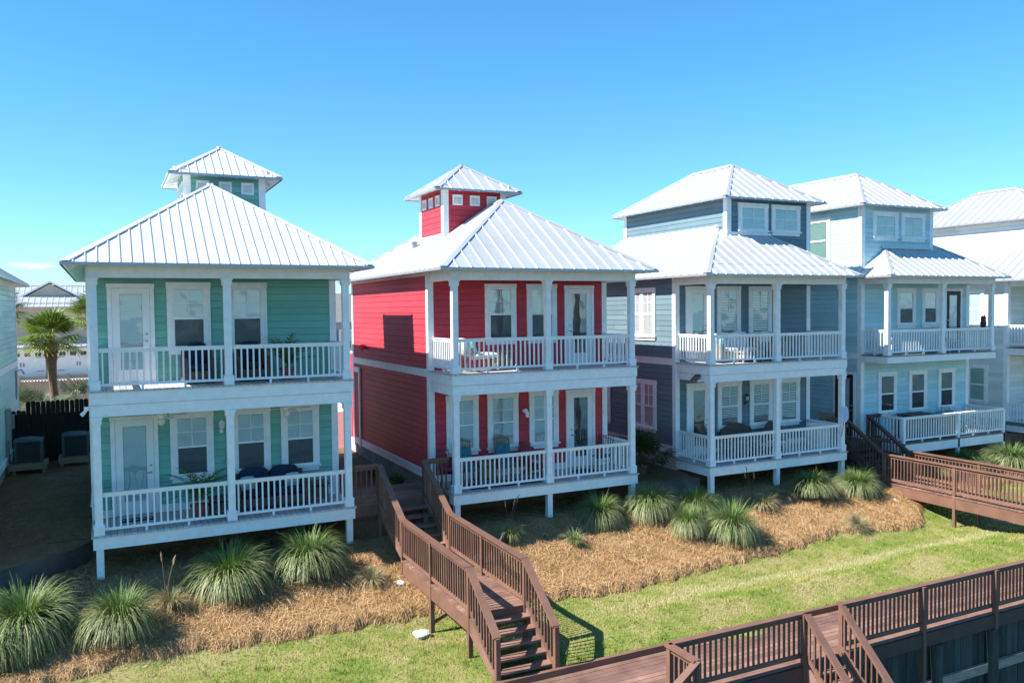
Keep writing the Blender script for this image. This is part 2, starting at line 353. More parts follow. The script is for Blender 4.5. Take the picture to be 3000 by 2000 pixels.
# loose needles lying on the bed
def needles(n, seed, name):
    r = np.random.RandomState(seed); V = np.zeros((n, 6, 3)); T = np.zeros((n, 6)); k = 0
    while k < n:
        x = r.uniform(-6, 26); yb = float(ymul(x)); y = yb + r.uniform(.0, 1) * (float(ystep(x)) - .2 - yb) if r.rand() < .75 else yb + r.uniform(.0, .35)
        if y > float(ystep(x)) - .1: continue
        z = bedz(x, max(y, yb)) + .012 + r.rand() * .03; a = r.normal(-.5, .9) if r.rand() < .6 else r.uniform(0, 6.28); L = r.uniform(.12, .26); dx, dy = math.cos(a), math.sin(a); w = .0026
        lift = r.uniform(.0, .04); slope = (bedz(x + dx * .1, max(y + dy * .1, yb)) - bedz(x - dx * .1, max(y - dy * .1, yb))) / .2
        t = min(1, max(0, r.normal(.55, .24)))
        for i, (s, h) in enumerate(((-.5, 0), (0, lift), (.5, r.uniform(-.01, lift * 1.2)))):
            bx = x + dx * L * s; by = y + dy * L * s; bz = z + slope * L * s + h
            V[k, 2 * i] = (bx - dy * w, by + dx * w, bz); V[k, 2 * i + 1] = (bx + dy * w, by - dx * w, bz + .002)
        T[k] = t; k += 1
    base = np.arange(n)[:, None] * 6; F = (base + np.array([0, 1, 3, 2, 2, 3, 5, 4])).ravel()
    o = raw_mesh(name, V.reshape(-1, 3), F, 4, 'straw', T.ravel()); return o
def yard_needles(n, seed):
    r = np.random.RandomState(seed); x = np.where(r.rand(n) < .8, r.uniform(-2.9, -.4, n), r.uniform(5.6, 8.0, n)); y = r.uniform(1.8, 12, n); y = np.where(x > 0, 2.4 + (y - 1.8) * .8, y)
    keep = r.rand(n) < .35 + .65 * (np.sin(x * 3 + 1) * np.sin(y * 2.3) > .1); x, y = x[keep], y[keep]; n = len(x)
    z = gback(x, y) + .01 + r.rand(n) * .02; a = r.uniform(0, 6.28, n); L = r.uniform(.06, .13, n); w = .0032; c, s_ = np.cos(a), np.sin(a); V = np.zeros((n, 4, 3))
    for i, (e, g_) in enumerate(((-1, -1), (1, -1), (1, 1), (-1, 1))): V[:, i] = np.stack([x + c * L * e - s_ * w * g_, y + s_ * L * e + c * w * g_, z + (.01 * e)], 1)
    return raw_mesh('pine_straw', V.reshape(-1, 3), np.arange(n * 4), 4, 'straw', np.repeat(np.clip(r.normal(.25, .2, n), 0, 1), 4))
o = yard_needles(26000, 31); tag(o, 'dead pine needles littering the shaded side yards', 'mulch', kind='stuff')
o = needles(110000, 5, 'pine_straw'); tag(o, 'loose pine needles scattered over the mulch slope', 'mulch', kind='stuff')
def grass(n, seed):
    r = np.random.RandomState(seed); x = r.uniform(-5, 30, n); yb = ymul(x); y = -7.0 + r.rand(n) * (yb + 7.0)
    z = gfront(x, y) + .008; a = r.uniform(0, 6.28, n); h = r.uniform(.025, .07, n); w = .007
    k_ = 9000; ci = r.randint(0, 450, k_); cx_, cy_ = x[:450], y[:450]; x[-k_:] = cx_[ci] + r.normal(0, .05, k_); y[-k_:] = np.minimum(cy_[ci] + r.normal(0, .05, k_), ymul(x[-k_:]) - .02); z[-k_:] = gfront(x[-k_:], y[-k_:]) + .008; h[-k_:] *= 1.7
    lx = r.normal(0, .025, n); ly = r.normal(0, .025, n); V = np.zeros((n, 3, 3))
    V[:, 0] = np.stack([x - np.cos(a) * w, y - np.sin(a) * w, z], 1); V[:, 1] = np.stack([x + np.cos(a) * w, y + np.sin(a) * w, z], 1); V[:, 2] = np.stack([x + lx, y + ly, z + h], 1)
    return raw_mesh('lawn_grass', V.reshape(-1, 3), np.arange(n * 3), 3, 'lawn_blade')
o = grass(120000, 9); tag(o, 'short patchy green and straw coloured lawn grass', 'grass', kind='stuff')
w = MB().quad((-900, -900, -3.3), (900, -900, -3.3), (900, BULK + .5, -3.3), (-900, BULK + .5, -3.3)).build('water', 'bay_water', fix=False); tag(w, kind='structure')
o = sheet('driveway', [5.6, 6.5, 7.5, 8.5, 9.5, 11, 14, 16.5], lambda x: list(np.linspace(10.4, 19, 10)), lambda x, y: float(gback(x, y)) + .006, 'brick_paving'); tag(o, kind='structure')
o = sheet('road', [-60, -30, -14, 0, 10, 20, 60], lambda x: list(np.linspace(19.2, 39, 12)), lambda x, y: float(gback(x, y)) + .008, 'pale_concrete'); tag(o, kind='structure')

# ------------------------------------------------------------------ building pieces
EX = .176
def siding(mb, m, u0, u1, v0, v1):
    v = v0
    while v < v1 - .01:
        t = min(v + EX, v1); g = t - .011; cuts = [u0]; q = u0 + rnd.uniform(.8, 3.7)
        while q < u1 - .6: cuts.append(q); q += rnd.uniform(2.4, 3.7)
        cuts.append(u1)
        for a, b in zip(cuts[:-1], cuts[1:]):
            if b < u1: b -= .003
            n = len(mb.v); mb.v += [m(a, -.014, v), m(b, -.014, v), m(a, .018, v), m(b, .018, v), m(a, .006, g), m(b, .006, g), m(a, -.014, g), m(b, -.014, g), m(a, -.014, t), m(b, -.014, t)]
            mb.f += [(n, n + 1, n + 3, n + 2), (n + 2, n + 3, n + 5, n + 4), (n + 4, n + 5, n + 7, n + 6), (n + 6, n + 7, n + 9, n + 8)]
        v = t
def walls(parent, name, mat, x0, x1, y0, y1, z0, z1, sides='FLRB', label=None):
    mb = MB().box(x0 + .02, x1 - .02, y0 + .02, y1 - .02, z0, z1)
    if 'F' in sides: siding(mb, FRONT(y0), x0, x1, z0, z1)
    if 'B' in sides: siding(mb, BACK(y1), x0, x1, z0, z1)
    if 'L' in sides: siding(mb, LEFT(x0), y0, y1, z0, z1)
    if 'R' in sides: siding(mb, RIGHT(x1), y0, y1, z0, z1)
    return mb.build(name, mat, parent, label=label)
def corner_boards(parent, x0, x1, y0, y1, z0, z1, w=.14, which='abcd'):
    p = .03
    for k, (x, y, sx, sy) in dict(a=(x0, y0, 1, 1), b=(x1, y0, -1, 1), c=(x0, y1, 1, -1), d=(x1, y1, -1, -1)).items():
        if k not in which: continue
        f = lambda u, v: (x - sx * p + sx * u, y - sy * p + sy * v)
        L = [f(0, 0), f(w + p, 0), f(w + p, p - .001), f(p - .001, p - .001), f(p - .001, w + p), f(0, w + p)]; n = 6; mb = MB()
        mb.v = [(q[0], q[1], z0) for q in L] + [(q[0], q[1], z1) for q in L]
        mb.f = [(0, 1, 2, 3), (0, 3, 4, 5), (6, 7, 8, 9), (6, 9, 10, 11)] + [(i, (i + 1) % n, n + (i + 1) % n, n + i) for i in range(n)]
        mb.build('corner_board', 'white_trim', parent)
def window(parent, m, u0, u1, z0, z1, style='double', muntin=True, blind='blind_white', screen=True, mull=1, glass='glass', slat_z=None, slat=.0425):
    """casing from u0..u1, z0 (under the apron) .. z1"""
    m0 = m; m = lambda u, d, v: m0(u, d + .02 if d > 0 else d, v)
    c = MB(); cw = .125; zs = z0 + .15                       # zs = top of the sill
    c.box(u0, u0 + cw, 0, .042, zs, z1 - cw, m).box(u1 - cw, u1, 0, .042, zs, z1 - cw, m).box(u0 - .012, u1 + .012, 0, .048, z1 - cw, z1, m)
    c.box(u0 + .02, u1 - .02, 0, .034, z0, zs - .05, m)       # apron
    n = mull; gw = (u1 - u0 - 2 * cw - (n - 1) * .1) / n; panes = []; sash = []
    for i in range(n):
        a = u0 + cw + i * (gw + .1); b = a + gw
        if i: c.box(a - .1, a, 0, .040, zs, z1 - cw, m)
        t = .045; zt = z1 - cw; zm = zs + (zt - zs) * .49
        c.box(a, a + t, .004, .030, zs, zt, m).box(b - t, b, .004, .030, zs, zt, m).box(a + t, b - t, .004, .030, zt - t, zt, m).box(a + t, b - t, .004, .030, zs, zs + t + .01, m)
        if style == 'double':
            c.box(a + t, b - t, .006, .034, zm - .028, zm + .028, m); panes.append((a + t, b - t, zm + .028, zt - t, 'up')); panes.append((a + t, b - t, zs + t + .01, zm - .028, 'lo'))
        else: panes.append((a + t, b - t, zs + t + .01, zt - t, 'up'))
    for (a, b, za, zb, k) in panes:
        if muntin and k == 'up':
            um = (a + b) / 2; vm = (za + zb) / 2
            c.box(um - .009, um + .009, .019, .025, za, zb, m).box(a, b, .0195, .0245, vm - .009, vm + .009, m)
    w = c.build('window', 'white_trim', parent)
    MB().box(u0 - .03, u1 + .03, 0, .085, zs - .05, zs - .003, m).build('sill', 'white_trim', w)
    bl = MB(); bk = MB()
    for (a, b, za, zb, k) in panes:
        g = MB().quad(m(a, .017, za), m(b, .017, za), m(b, .017, zb), m(a, .017, zb)).build('pane', glass if k == 'up' else glass, w, fix=False)
        if k == 'lo' and screen: MB().quad(m(a - .01, .0262, za), m(b + .01, .0262, za), m(b + .01, .0262, zb), m(a - .01, .0262, zb)).build('insect_screen', 'insect_screen', w, fix=False)
        bk.quad(m(a, .0045, za), m(b, .0045, za), m(b, .0045, zb), m(a, .0045, zb))
        if blind:
            z = zb - .02
            while z > max(za, slat_z or -9) + .01: bl.quad(m(a + .004, .0065, z), m(b - .004, .0065, z), m(b - .004, .0125, z - slat), m(a + .004, .0125, z - slat)); z -= .046 if slat > .035 else .056
    if bk.v: bk.build('window_backing', 'dark_room', w, fix=False)
    if bl.v: bl.build('blind', blind, w, fix=False)
    return w
def door(parent, m, u0, u1, z0, z1, handle='R', leafmat='white_door', blind=True, glass='glass', casing='white_trim', top_blind=None):
    m0 = m; m = lambda u, d, v: m0(u, d + .02 if d > 0 else d, v)
    c = MB(); cw = .095
    c.box(u0, u0 + cw, 0, .042, z0, z1 - cw, m).box(u1 - cw, u1, 0, .042, z0, z1 - cw, m).box(u0 - .012, u1 + .012, 0, .048, z1 - cw, z1, m)
    d = c.build('door', casing, parent); a, b, zt = u0 + cw + .006, u1 - cw - .006, z1 - cw - .006; l = MB(); s = .165; zb = z0 + .33
    l.box(a, a + s, .004, .03, z0 + .02, zt, m).box(b - s, b, .004, .03, z0 + .02, zt, m).box(a + s, b - s, .004, .03, zt - .15, zt, m).box(a + s, b - s, .004, .03, z0 + .02, zb, m)
    for q in ((a + s - .022, a + s), (b - s, b - s + .022)): l.box(q[0], q[1], .03, .038, zb - .02, zt - .13, m)
    l.box(a + s, b - s, .03, .038, zb - .022, zb, m).box(a + s, b - s, .03, .038, zt - .15, zt - .128, m)
    l.build('door_leaf', leafmat, d)
    ga, gb, za, zz = a + s, b - s, zb, zt - .15
    MB().quad(m(ga, .017, za), m(gb, .017, za), m(gb, .017, zz), m(ga, .017, zz)).build('pane', glass, d, fix=False)
    MB().quad(m(ga, .0045, za), m(gb, .0045, za), m(gb, .0045, zz), m(ga, .0045, zz)).build('door_backing', 'dark_room', d, fix=False)
    if blind:
        bl = MB(); z = zz - .02
        while z > za + .02: bl.quad(m(ga + .01, .0065, z), m(gb - .01, .0065, z), m(gb - .01, .0125, z - .0465), m(ga + .01, .0125, z - .0465)); z -= .05
        bl.build('blind', 'blind_white', d, fix=False)
    MB().box(u0 + .02, u1 - .02, 0, .09, z0 - .02, z0 + .015, m).build('threshold', 'metal_edge', d)
    hu = (b - .075) if handle == 'R' else (a + .075); sg = -1 if handle == 'R' else 1
    k = MB(); p0 = m(hu, .03, z0 + 1.0); p1 = m(hu, .075, z0 + 1.0); p2 = m(hu + sg * .12, .078, z0 + .99)
    k.tube([p0, p1], .026, 8).tube([p1, p2], .012, 6); k.build('handle', 'brass_steel', d)
    MB().tube([m(hu, .03, z0 + 1.17), m(hu, .055, z0 + 1.17)], .032, 8).build('deadbolt', 'brass_steel', d)
    return d
def rail(parent, p0, p1, h=.92, mat='rail_white', bw=.036, sp=.136, blocks=True, name='railing', capw=.095):
    """white porch railing from floor point p0 to floor point p1"""
    p0 = Vector(p0); p1 = Vector(p1); d = p1 - p0; L = d.length; mb = MB(); up = Vector((0, 0, 1))
    mb.beam(p0 + up * (h - .02), p1 + up * (h - .02), capw, .04).beam(p0 + up * (h - .065), p1 + up * (h - .065), .045, .05).beam(p0 + up * .12, p1 + up * .12, .05, .055)
    n = max(2, int(round(L / sp)))
    for i in range(n):
        q = p0 + d * ((i + .5) / n); mb.post(q.x, q.y, q.z + .1475, q.z + h - .09, bw)
    if blocks:
        for t in ((.33, .67) if L > 2 else (.5,)): q = p0 + d * t; mb.post(q.x, q.y, q.z, q.z + .0925, .05)
    return mb.build(name, mat, parent)
def column(parent, x, y, z0, z1, name='column'):
    mb = MB(); mb.post(x, y, z0 + .225, z1 - .155, .158)
    mb.post(x, y, z0 + .003, z0 + .195, .215).post(x, y, z0 + .195, z0 + .225, .245, .20)
    mb.post(x, y, z1 - .155, z1 - .035, .205).post(x, y, z1 - .035, z1 - .003, .25)
    return mb.build(name, 'white_trim', parent)
def hip_roof(parent, x0, x1, y0, y1, z0, s=.67, rib=.385, name='roof', tails='FLR', inset=.42, trunc=None, mat='roof_metal', caps=True):
    hx, hy = (x1 - x0) / 2, (y1 - y0) / 2; h = min(hx, hy); mb = MB(); th = .045
    nl = math.sqrt(1 + s * s)
    slopes = [((x0, y0), (1, 0), (0, 1), x1 - x0), ((x1, y0), (0, 1), (-1, 0), y1 - y0), ((x1, y1), (-1, 0), (0, -1), x1 - x0), ((x0, y1), (0, -1), (1, 0), y1 - y0)]
    under = MB()
    for (ax, ay), e, n, L in slopes:
        Rm = h
        def P(a, r, o=0.0): return (ax + e[0] * a + n[0] * r - n[0] * o * s / nl, ay + e[1] * a + n[1] * r - n[1] * o * s / nl, z0 + s * r + o / nl)
        pts = [P(0, 0), P(L, 0)]; lo = [P(0, 0, -th), P(L, 0, -th)]
        if L - 2 * Rm > .02: pts += [P(L - Rm, Rm), P(Rm, Rm)]; lo += [P(L - Rm, Rm, -th), P(Rm, Rm, -th)]
        else: pts += [P(L / 2, Rm)]; lo += [P(L / 2, Rm, -th)]
        mb.poly(pts); under.poly(lo)
        k = int(L / rib); off = (L - k * rib) / 2
        for i in range(k + 1):
            a = off + i * rib; rm = min(a, L - a, Rm) - .10
            if rm < .05: continue
            b0, t0, hh = (.022, .010, .022) if rib < .3 else (.037, .018, .027)
            mb.hexa([P(a - b0, -.01, 0), P(a + b0, -.01, 0), P(a + b0, rm, 0), P(a - b0, rm, 0), P(a - t0, -.01, hh), P(a + t0, -.01, hh), P(a + t0, rm, hh), P(a - t0, rm, hh)])
    ro = mb.build(name, mat, parent, fix=False)
    ro.data.validate()
    bm = bmesh.new(); bm.from_mesh(ro.data); bmesh.ops.recalc_face_normals(bm, faces=bm.faces); bm.to_mesh(ro.data); bm.free()
    under.build('soffit', 'white_trim', ro, fix=False)
    de = MB(); t = .012
    de.box(x0 - t, x1 + t, y0 - t, y0, z0 - .06, z0 + .004).box(x0 - t, x1 + t, y1, y1 + t, z0 - .06, z0 + .004).box(x0 - t, x0, y0, y1, z0 - .06, z0 + .004).box(x1, x1 + t, y0, y1, z0 - .06, z0 + .004)
    de.build('drip_edge', 'metal_edge', ro)
    if caps:
        cp = MB(); w = .17; rz = .034
        cx, cy = (x0 + x1) / 2, (y0 + y1) / 2
        for (px, py, sx, sy) in ((x0, y0, 1, 1), (x1, y0, -1, 1), (x0, y1, 1, -1), (x1, y1, -1, -1)):
            A = Vector((px - sx * .01, py - sy * .01, z0 + rz)); B = Vector((px + sx * h, py + sy * h, z0 + s * h + rz)); T = .03
            for off in (Vector((sx * w, 0, 0)), Vector((0, sy * w, 0))):
                B2 = B + (off if False else Vector((0, 0, 0)))
                cp.quad(A, A + off, B + off * .5, B); cp.quad(A + off, A + off - Vector((0, 0, T * .7)), B + off * .5 - Vector((0, 0, T * .7)), B + off * .5)
        if abs(hx - hy) > .05:
            if hy > hx: a0, a1 = Vector((cx, y0 + h, z0 + s * h + rz + .01)), Vector((cx, y1 - h, z0 + s * h + rz + .01)); o1 = Vector((w, 0, -s * w))
            else: a0, a1 = Vector((x0 + h, cy, z0 + s * h + rz + .01)), Vector((x1 - h, cy, z0 + s * h + rz + .01)); o1 = Vector((0, w, -s * w))
            o2 = Vector((-o1.x, -o1.y, o1.z))
            for of in (o1, o2): cp.quad(a0, a1, a1 + of, a0 + of); cp.quad(a0 + of, a1 + of, a1 + of - Vector((0, 0, .02)), a0 + of - Vector((0, 0, .02)))
        cp.build('ridge_cap', mat, ro, fix=False)
    def tails_along(p, q, n):     # p..q along eave, n inward
        L = (Vector(q) - Vector(p)).length; e = (Vector(q) - Vector(p)).normalized(); k = max(2, int(L / .58)); n = Vector(n)
        for i in range(k + 1):
            a = .16 + (L - .32) * i / k
            if a < .2 and L > 3: a = .45
            if a > L - .2 and L > 3: a = L - .45
            b = Vector(p) + e * a; hw = e * .021
            zz = lambda r: z0 + s * r - th * nl * 1.0 - .004
            o_, i_ = .07, inset + .02
            P1 = b + n * o_; P2 = b + n * i_
            MB().hexa([P1 - hw + Vector((0, 0, zz(o_) - .05)), P1 + hw + Vector((0, 0, zz(o_) - .05)), P2 + hw + Vector((0, 0, zz(i_) - .16)), P2 - hw + Vector((0, 0, zz(i_) - .16)),
                     P1 - hw + Vector((0, 0, zz(o_))), P1 + hw + Vector((0, 0, zz(o_))), P2 + hw + Vector((0, 0, zz(i_))), P2 - hw + Vector((0, 0, zz(i_)))]).build('rafter_tail', 'white_trim', ro)
    if 'F' in tails: tails_along((x0, y0, 0), (x1, y0, 0), (0, 1, 0))
    if 'B' in tails: tails_along((x0, y1, 0), (x1, y1, 0), (0, -1, 0))
    if 'L' in tails: tails_along((x0, y0, 0), (x0, y1, 0), (1, 0, 0))
    if 'R' in tails: tails_along((x1, y0, 0), (x1, y1, 0), (-1, 0, 0))
    return ro
def vent(parent, m, u0, u1, z0, z1):
    f = MB(); t = .045
    f.box(u0, u0 + t, 0, .045, z0, z1, m).box(u1 - t, u1, 0, .045, z0, z1, m).box(u0 + t, u1 - t, 0, .045, z1 - t, z1, m).box(u0 + t, u1 - t, 0, .045, z0, z0 + t, m)
    n = 5
    for i in range(n):
        a = z0 + t + (z1 - z0 - 2 * t) * i / n; b = a + (z1 - z0 - 2 * t) / n
        f.quad(m(u0 + t, .035, a), m(u1 - t, .035, a), m(u1 - t, .015, b), m(u0 + t, .015, b))
    return f.build('vent', 'white_trim', parent)
def lantern(parent, m, u, z, mat='white_trim', h=.36, glassm='lamp_glass'):
    b = MB(); x, y, zz = m(u, .11, z)
    b.tube([m(u, 0, z - h * .25), m(u, .03, z - h * .25)], .05, 8).tube([m(u, .03, z - h * .25), m(u, .10, z - h * .2), m(u, .11, z - h * .02)], .012, 6)
    b.lathe(x, y, [(.01, zz + h * .55), (.035, zz + h * .5), (.075, zz + h * .38), (.08, zz + h * .34)][::-1], 8).lathe(x, y, [(.035, zz - h * .05), (.06, zz)], 8)
    for k in range(6): t = k * math.pi / 3; b.tube([(x + .055 * math.cos(t), y + .055 * math.sin(t), zz), (x + .072 * math.cos(t), y + .072 * math.sin(t), zz + h * .34)], .006, 4)
    o = b.build('wall_lamp', mat, parent); MB().lathe(x, y, [(.05, zz), (.062, zz + h * .33)], 8).build('lamp_glass', glassm, o, smooth=True)
    return o
def porch(h, X0, X1, yp, yw, f1, f2, cols, double=True, side='LR', low_side='LR', zt=6.80, posts=True, deckmat='porch_boards', zc=3.76, roof_cols=True):
    """two-storey porch: decks, fascias, columns, posts, railings"""
    def slab(z, nm):
        return MB().box(X0 - .035, X1 + .035, yp - .035, yw - .02, z - .035, z).build(nm, deckmat, h)
    slab(f1, 'porch_floor'); slab(f2, 'balcony_floor')
    f = MB()
    f.box(X0 + .002, X1 - .002, yp, yp + .04, f1 - .30, f1 - .037).box(X0, X0 + .04, yp + .04, yw, f1 - .30, f1 - .037).box(X1 - .04, X1, yp + .04, yw, f1 - .30, f1 - .037)
    f.build('porch_fascia', 'white_trim', h)
    f = MB(); zm = f2 - .31
    f.box(X0 + .002, X1 - .002, yp, yp + .04, zm + .003, f2 - .037).box(X0, X0 + .04, yp + .04, yw, zm + .003, f2 - .037).box(X1 - .04, X1, yp + .04, yw, zm + .003, f2 - .037)
    f.box(X0 + .024, X1 - .024, yp + .022, yp + .06, zc, zm - .006).box(X0 + .022, X0 + .06, yp + .06, yw, zc, zm - .006).box(X1 - .06, X1 - .022, yp + .06, yw, zc, zm - .006)
    f.box(X0 + .06, X1 - .06, yp + .06, yw, zc + .02, zc + .05)
    f.build('balcony_fascia', 'white_trim', h)
    b = MB(); b.box(X0 + .03, X1 - .03, yp + .03, yp + .19, zt, 7.36).box(X0 + .03, X0 + .17, yp + .19, yw - .035, zt, 7.36).box(X1 - .17, X1 - .03, yp + .19, yw - .035, zt, 7.36)
    b.box(X0 + .17, X1 - .17, yp + .19, yw, zt + .17, zt + .2); b.build('porch_beam', 'white_trim', h)
    yc = yp + .115
    for i, x in enumerate(cols):
        column(h, x, yc, f2, zt); column(h, x, yc, f1, zc)
        if posts and not (posts == 'ends' and i == 1): MB().post(x, yc, gz(x, yc) - .15, f1 - .30, .15).build('post', 'white_trim', h)
    for z, sd in ((f2, side), (f1, low_side)):
        for a, b in zip(cols[:-1], cols[1:]): rail(h, (a + .085, yc, z), (b - .085, yc, z))
        if 'L' in sd: rail(h, (cols[0], yc + .085, z), (cols[0], yw - .03, z))
        if 'R' in sd: rail(h, (cols[-1], yc + .085, z), (cols[-1], yw - .03, z))
def bands(h, X0, X1, yw, yb, zf=1.0, found_to=-.3, left=True, found=True, fmat='concrete'):
    t = MB()
    for m in ([LEFT(X0)] + [RIGHT(X1)]):
        t.box(yw + .14, yb - .14, 0, .034, 4.14, 4.33, m).box(yw + .14, yb - .14, 0, .06, 4.33, 4.36, m)
        t.box(yw + .14, yb - .14, 0, .036, 1.23, 1.44, m).box(yw + .14, yb - .14, 0, .066, 1.44, 1.475, m)
        t.box(yw + .14, yb - .14, 0, .034, 6.98, 7.14, m)
    fm = FRONT(yw)
    t.box(X0 + .14, X1 - .14, 0, .028, 1.17, 1.36, fm)
    t.build('trim_band', 'white_trim', h)
    if found: MB().box(X0 + .02, X1 - .02, yw + .04, yb - .02, found_to, 1.232).build('foundation', fmat, h)

def cottage(label, X0, X1, paintm, doorX_up, winX_up, doorX_lo, winX_lo, handle, cupc, group, rib, yb=9.55, rmat='roof_metal'):
    yp, yw = 0, 1.70
    h = thing('beach_house', label, 'house', ((X0 + X1) / 2, yp, gz((X0 + X1) / 2, .5)), group)
    walls(h, 'wall', paintm, X0, X1, yw, yb, 1.20, 7.36)
    corner_boards(h, X0, X1, yw, yb, 1.16, 7.14); bands(h, X0, X1, yw, yb)
    fm = FRONT(yw); cols = [X0 + .13, (X0 + X1) / 2, X1 - .13]
    door(h, fm, *doorX_up, 4.345, 6.72, handle, blind=(handle == 'R')); door(h, fm, *doorX_lo, 1.18, 3.56, handle, blind=(handle == 'R'))
    for i, (a, b) in enumerate(winX_up): window(h, fm, a, b, 5.0, 6.76)
    for i, (a, b) in enumerate(winX_lo): window(h, fm, a, b, 1.86, 3.59, screen=(handle == 'R'))
    hip_roof(h, X0 - .45, X1 + .45, yp - .45, yb + .45, 7.10, rib=rib, mat=rmat)
    # cupola
    cx, cy = cupc; a = 1.03; z1 = 9.89
    cu = walls(h, 'cupola', paintm, cx - a, cx + a, cy - a, cy + a, 7.7, z1)
    corner_boards(cu, cx - a, cx + a, cy - a, cy + a, 7.7, z1 - .1, .15)
    for m, c in ((FRONT(cy - a), cx), (LEFT(cx - a), cy), (RIGHT(cx + a), cy), (BACK(cy + a), cx)):
        for k in (-1, 0, 1): vent(cu, m, c + k * .58 - .165, c + k * .58 + .165, 9.24, 9.56)
    rz = lambda x: 7.10 + .67 * min(x - (X0 - .45), X1 + .45 - x)
    for m, u0, u1, sx in ((LEFT(cx - a), cy - a - .04, cy + a + .04, cx - a), (RIGHT(cx + a), cy - a - .04, cy + a + .04, cx + a)):
        MB().box(u0, u1, 0, .04, rz(sx) - .1, rz(sx) + .10, m).build('flashing', 'white_trim', cu)
    hip_roof(h, cx - a - .42, cx + a + .42, cy - a - .42, cy + a + .42, z1 - .20, inset=.38, name='cupola_roof', rib=rib * .95, mat=rmat)
    return h, cols

# ------------------------------------------------------------------ the houses
GX0, GX1 = -.36, 5.46
green, gcols = cottage('mint green two storey beach house with white porches and cupola', GX0, GX1, 'mint_paint', (.05, 1.07), [(1.35, 2.35), (2.74, 3.71)], (.04, 1.08), [(1.35, 2.35), (2.77, 3.73), (4.0, 4.98)], 'R', (3.03, 4.75), 'pastel beach houses in a row', .223, rmat='roof_white')
porch(green, GX0, GX1, 0, 1.70, 1.16, 4.33, gcols, low_side='L', posts='ends')
lantern(green, FRONT(1.70), 2.54, 3.14)
MB().tube([(2.66, 1.66, 1.3), (2.66, 1.66, 3.7)], .016, 6).box(2.62, 2.70, 1.60, 1.68, 2.2, 2.34).build('conduit', 'galv', green)
# small security light on the left side of the fascia
sl = MB().box(-.46, -.37, .02, .10, 3.92, 4.0).tube([(-.42, .06, 3.92), (-.52, .0, 3.84)], .03, 8).tube([(-.42, .08, 3.92), (-.5, .12, 3.80)], .03, 8); sl.build('flood_lamp', 'white_trim', green)

RX0, RX1 = 8.1, 13.93
red, rcols = cottage('bright red two storey beach house with white porches and cupola', RX0, RX1, 'red_paint', (12.46, 13.48), [(9.82, 10.82), (11.18, 12.18)], (12.48, 13.50), [(8.58, 9.57), (9.86, 10.85), (11.22, 12.21)], 'L', (10.42, 4.72), 'pastel beach houses in a row', .385)
porch(red, RX0, RX1, 0, 1.70, 1.17, 4.33, rcols, low_side='R')
l_ = MB(); l_.tube([(11.03, 1.68, 3.02), (11.03, 1.58, 3.02)], .05, 8).tube([(11.03, 1.56, 3.06), (11.06, 1.50, 2.98), (11.07, 1.47, 2.84)], [.06, .055, .05], 8); l_.build('wall_lamp', 'white_trim', red)
# recess trim at the rear corner, rear wing, dryer vent and roof vent
r_ = MB(); lm = LEFT(RX0)
r_.box(8.55, 9.38, .037, .09, 3.84, 4.02, lm).box(8.55, 8.68, .037, .08, 1.2, 3.84, lm); r_.build('entry_trim', 'white_trim', red)
MB().tube([(RX0 - .0, 7.9, 4.78), (RX0 - .14, 7.9, 4.78), (RX0 - .2, 7.9, 4.68)], [.09, .09, .1], 8).build('dryer_vent', 'red_paint', red)
MB().lathe(9.05, 5.4, [(.09, 7.95), (.09, 8.18), (.12, 8.19), (.12, 8.23)], 8).build('roof_vent', 'galv', red)
walls(red, 'rear_wing', 'red_paint', RX0 + .06, RX0 + 2.4, 9.62, 10.35, 1.2, 4.45); corner_boards(red, RX0 + .06, RX0 + 2.4, 9.62, 10.35, 1.2, 4.45, which='cd')
MB().box(RX0 + .02, RX0 + 2.5, 9.6, 10.42, .8, 1.34).build('wing_base', 'white_trim', red)
MB().box(RX0 + .02, RX0 + 2.5, 9.6, 10.42, 4.452, 4.52).build('wing_cap', 'white_trim', red)

# slate house with a third-storey tower room
SX0, SX1 = 16.62, 22.50
def tower_house(label, X0, X1, paintm, front, yp=0, yb=9.6, tw=(2.14, 5.88), side_windows=True, wf=True, rmat='roof_metal', fmat='concrete', group='pastel beach houses in a row'):
    yw = yp + 1.70
    h = thing('beach_house', label, 'house', ((X0 + X1) / 2, yp, gz((X0 + X1) / 2, .5)), group)
    walls(h, 'wall', paintm, X0, X1, yw, yb, 1.20, 7.30)
    corner_boards(h, X0, X1, yw, yb, 1.16, 7.10); bands(h, X0, X1, yw, yb, fmat=fmat)
    z0 = 7.02
    ro = hip_roof(h, X0 - .5, X1 + .2, yp - .45, yb + .45, z0, mat=rmat)
    # flat ridge cap where the left slope stops against the tower
    tx0, tx1 = X0 + tw[0], X0 + tw[1]; zr = z0 + .67 * 2.45
    MB().box(X0 - .5 + 2.40, tx0 - .01, yp + 1.98, yb - 1.9, zr - .02, zr + .07).build('ridge_flashing', rmat, ro)
    ty0, ty1 = yw - .004, yp + 7.75; zt = 9.88
    t = walls(h, 'tower', paintm, tx0, tx1, ty0, ty1, 8.0, zt)
    corner_boards(t, tx0, tx1, ty0, ty1, 8.0, zt - .02, .16)
    MB().box(tx0 - .05, tx0 + 1.9, yw - .06, yw - .02, z0 + .67 * (2.12) + .0, z0 + .67 * 2.12 + .10).build('flashing', 'white_trim', t)
    fm = FRONT(ty0); w_ = (tx1 - tx0)
    window(h, fm, tx0 + .46, tx0 + 1.77, 8.47, 9.53, 'single', wf); window(h, fm, tx0 + 1.94, tx0 + 3.25, 8.47, 9.53, 'single', wf)
    hip_roof(h, tx0 - .40, tx1 + .40, ty0 - .40, ty1 + .40, 9.66, inset=.36, name='tower_roof', mat=rmat)
    return h
slate = tower_house('slate blue beach house with square tower room over its porch roof', SX0, SX1, 'slate_paint', None, fmat='stucco')
scols = [SX0 + .13, 19.45, SX1 - .13]
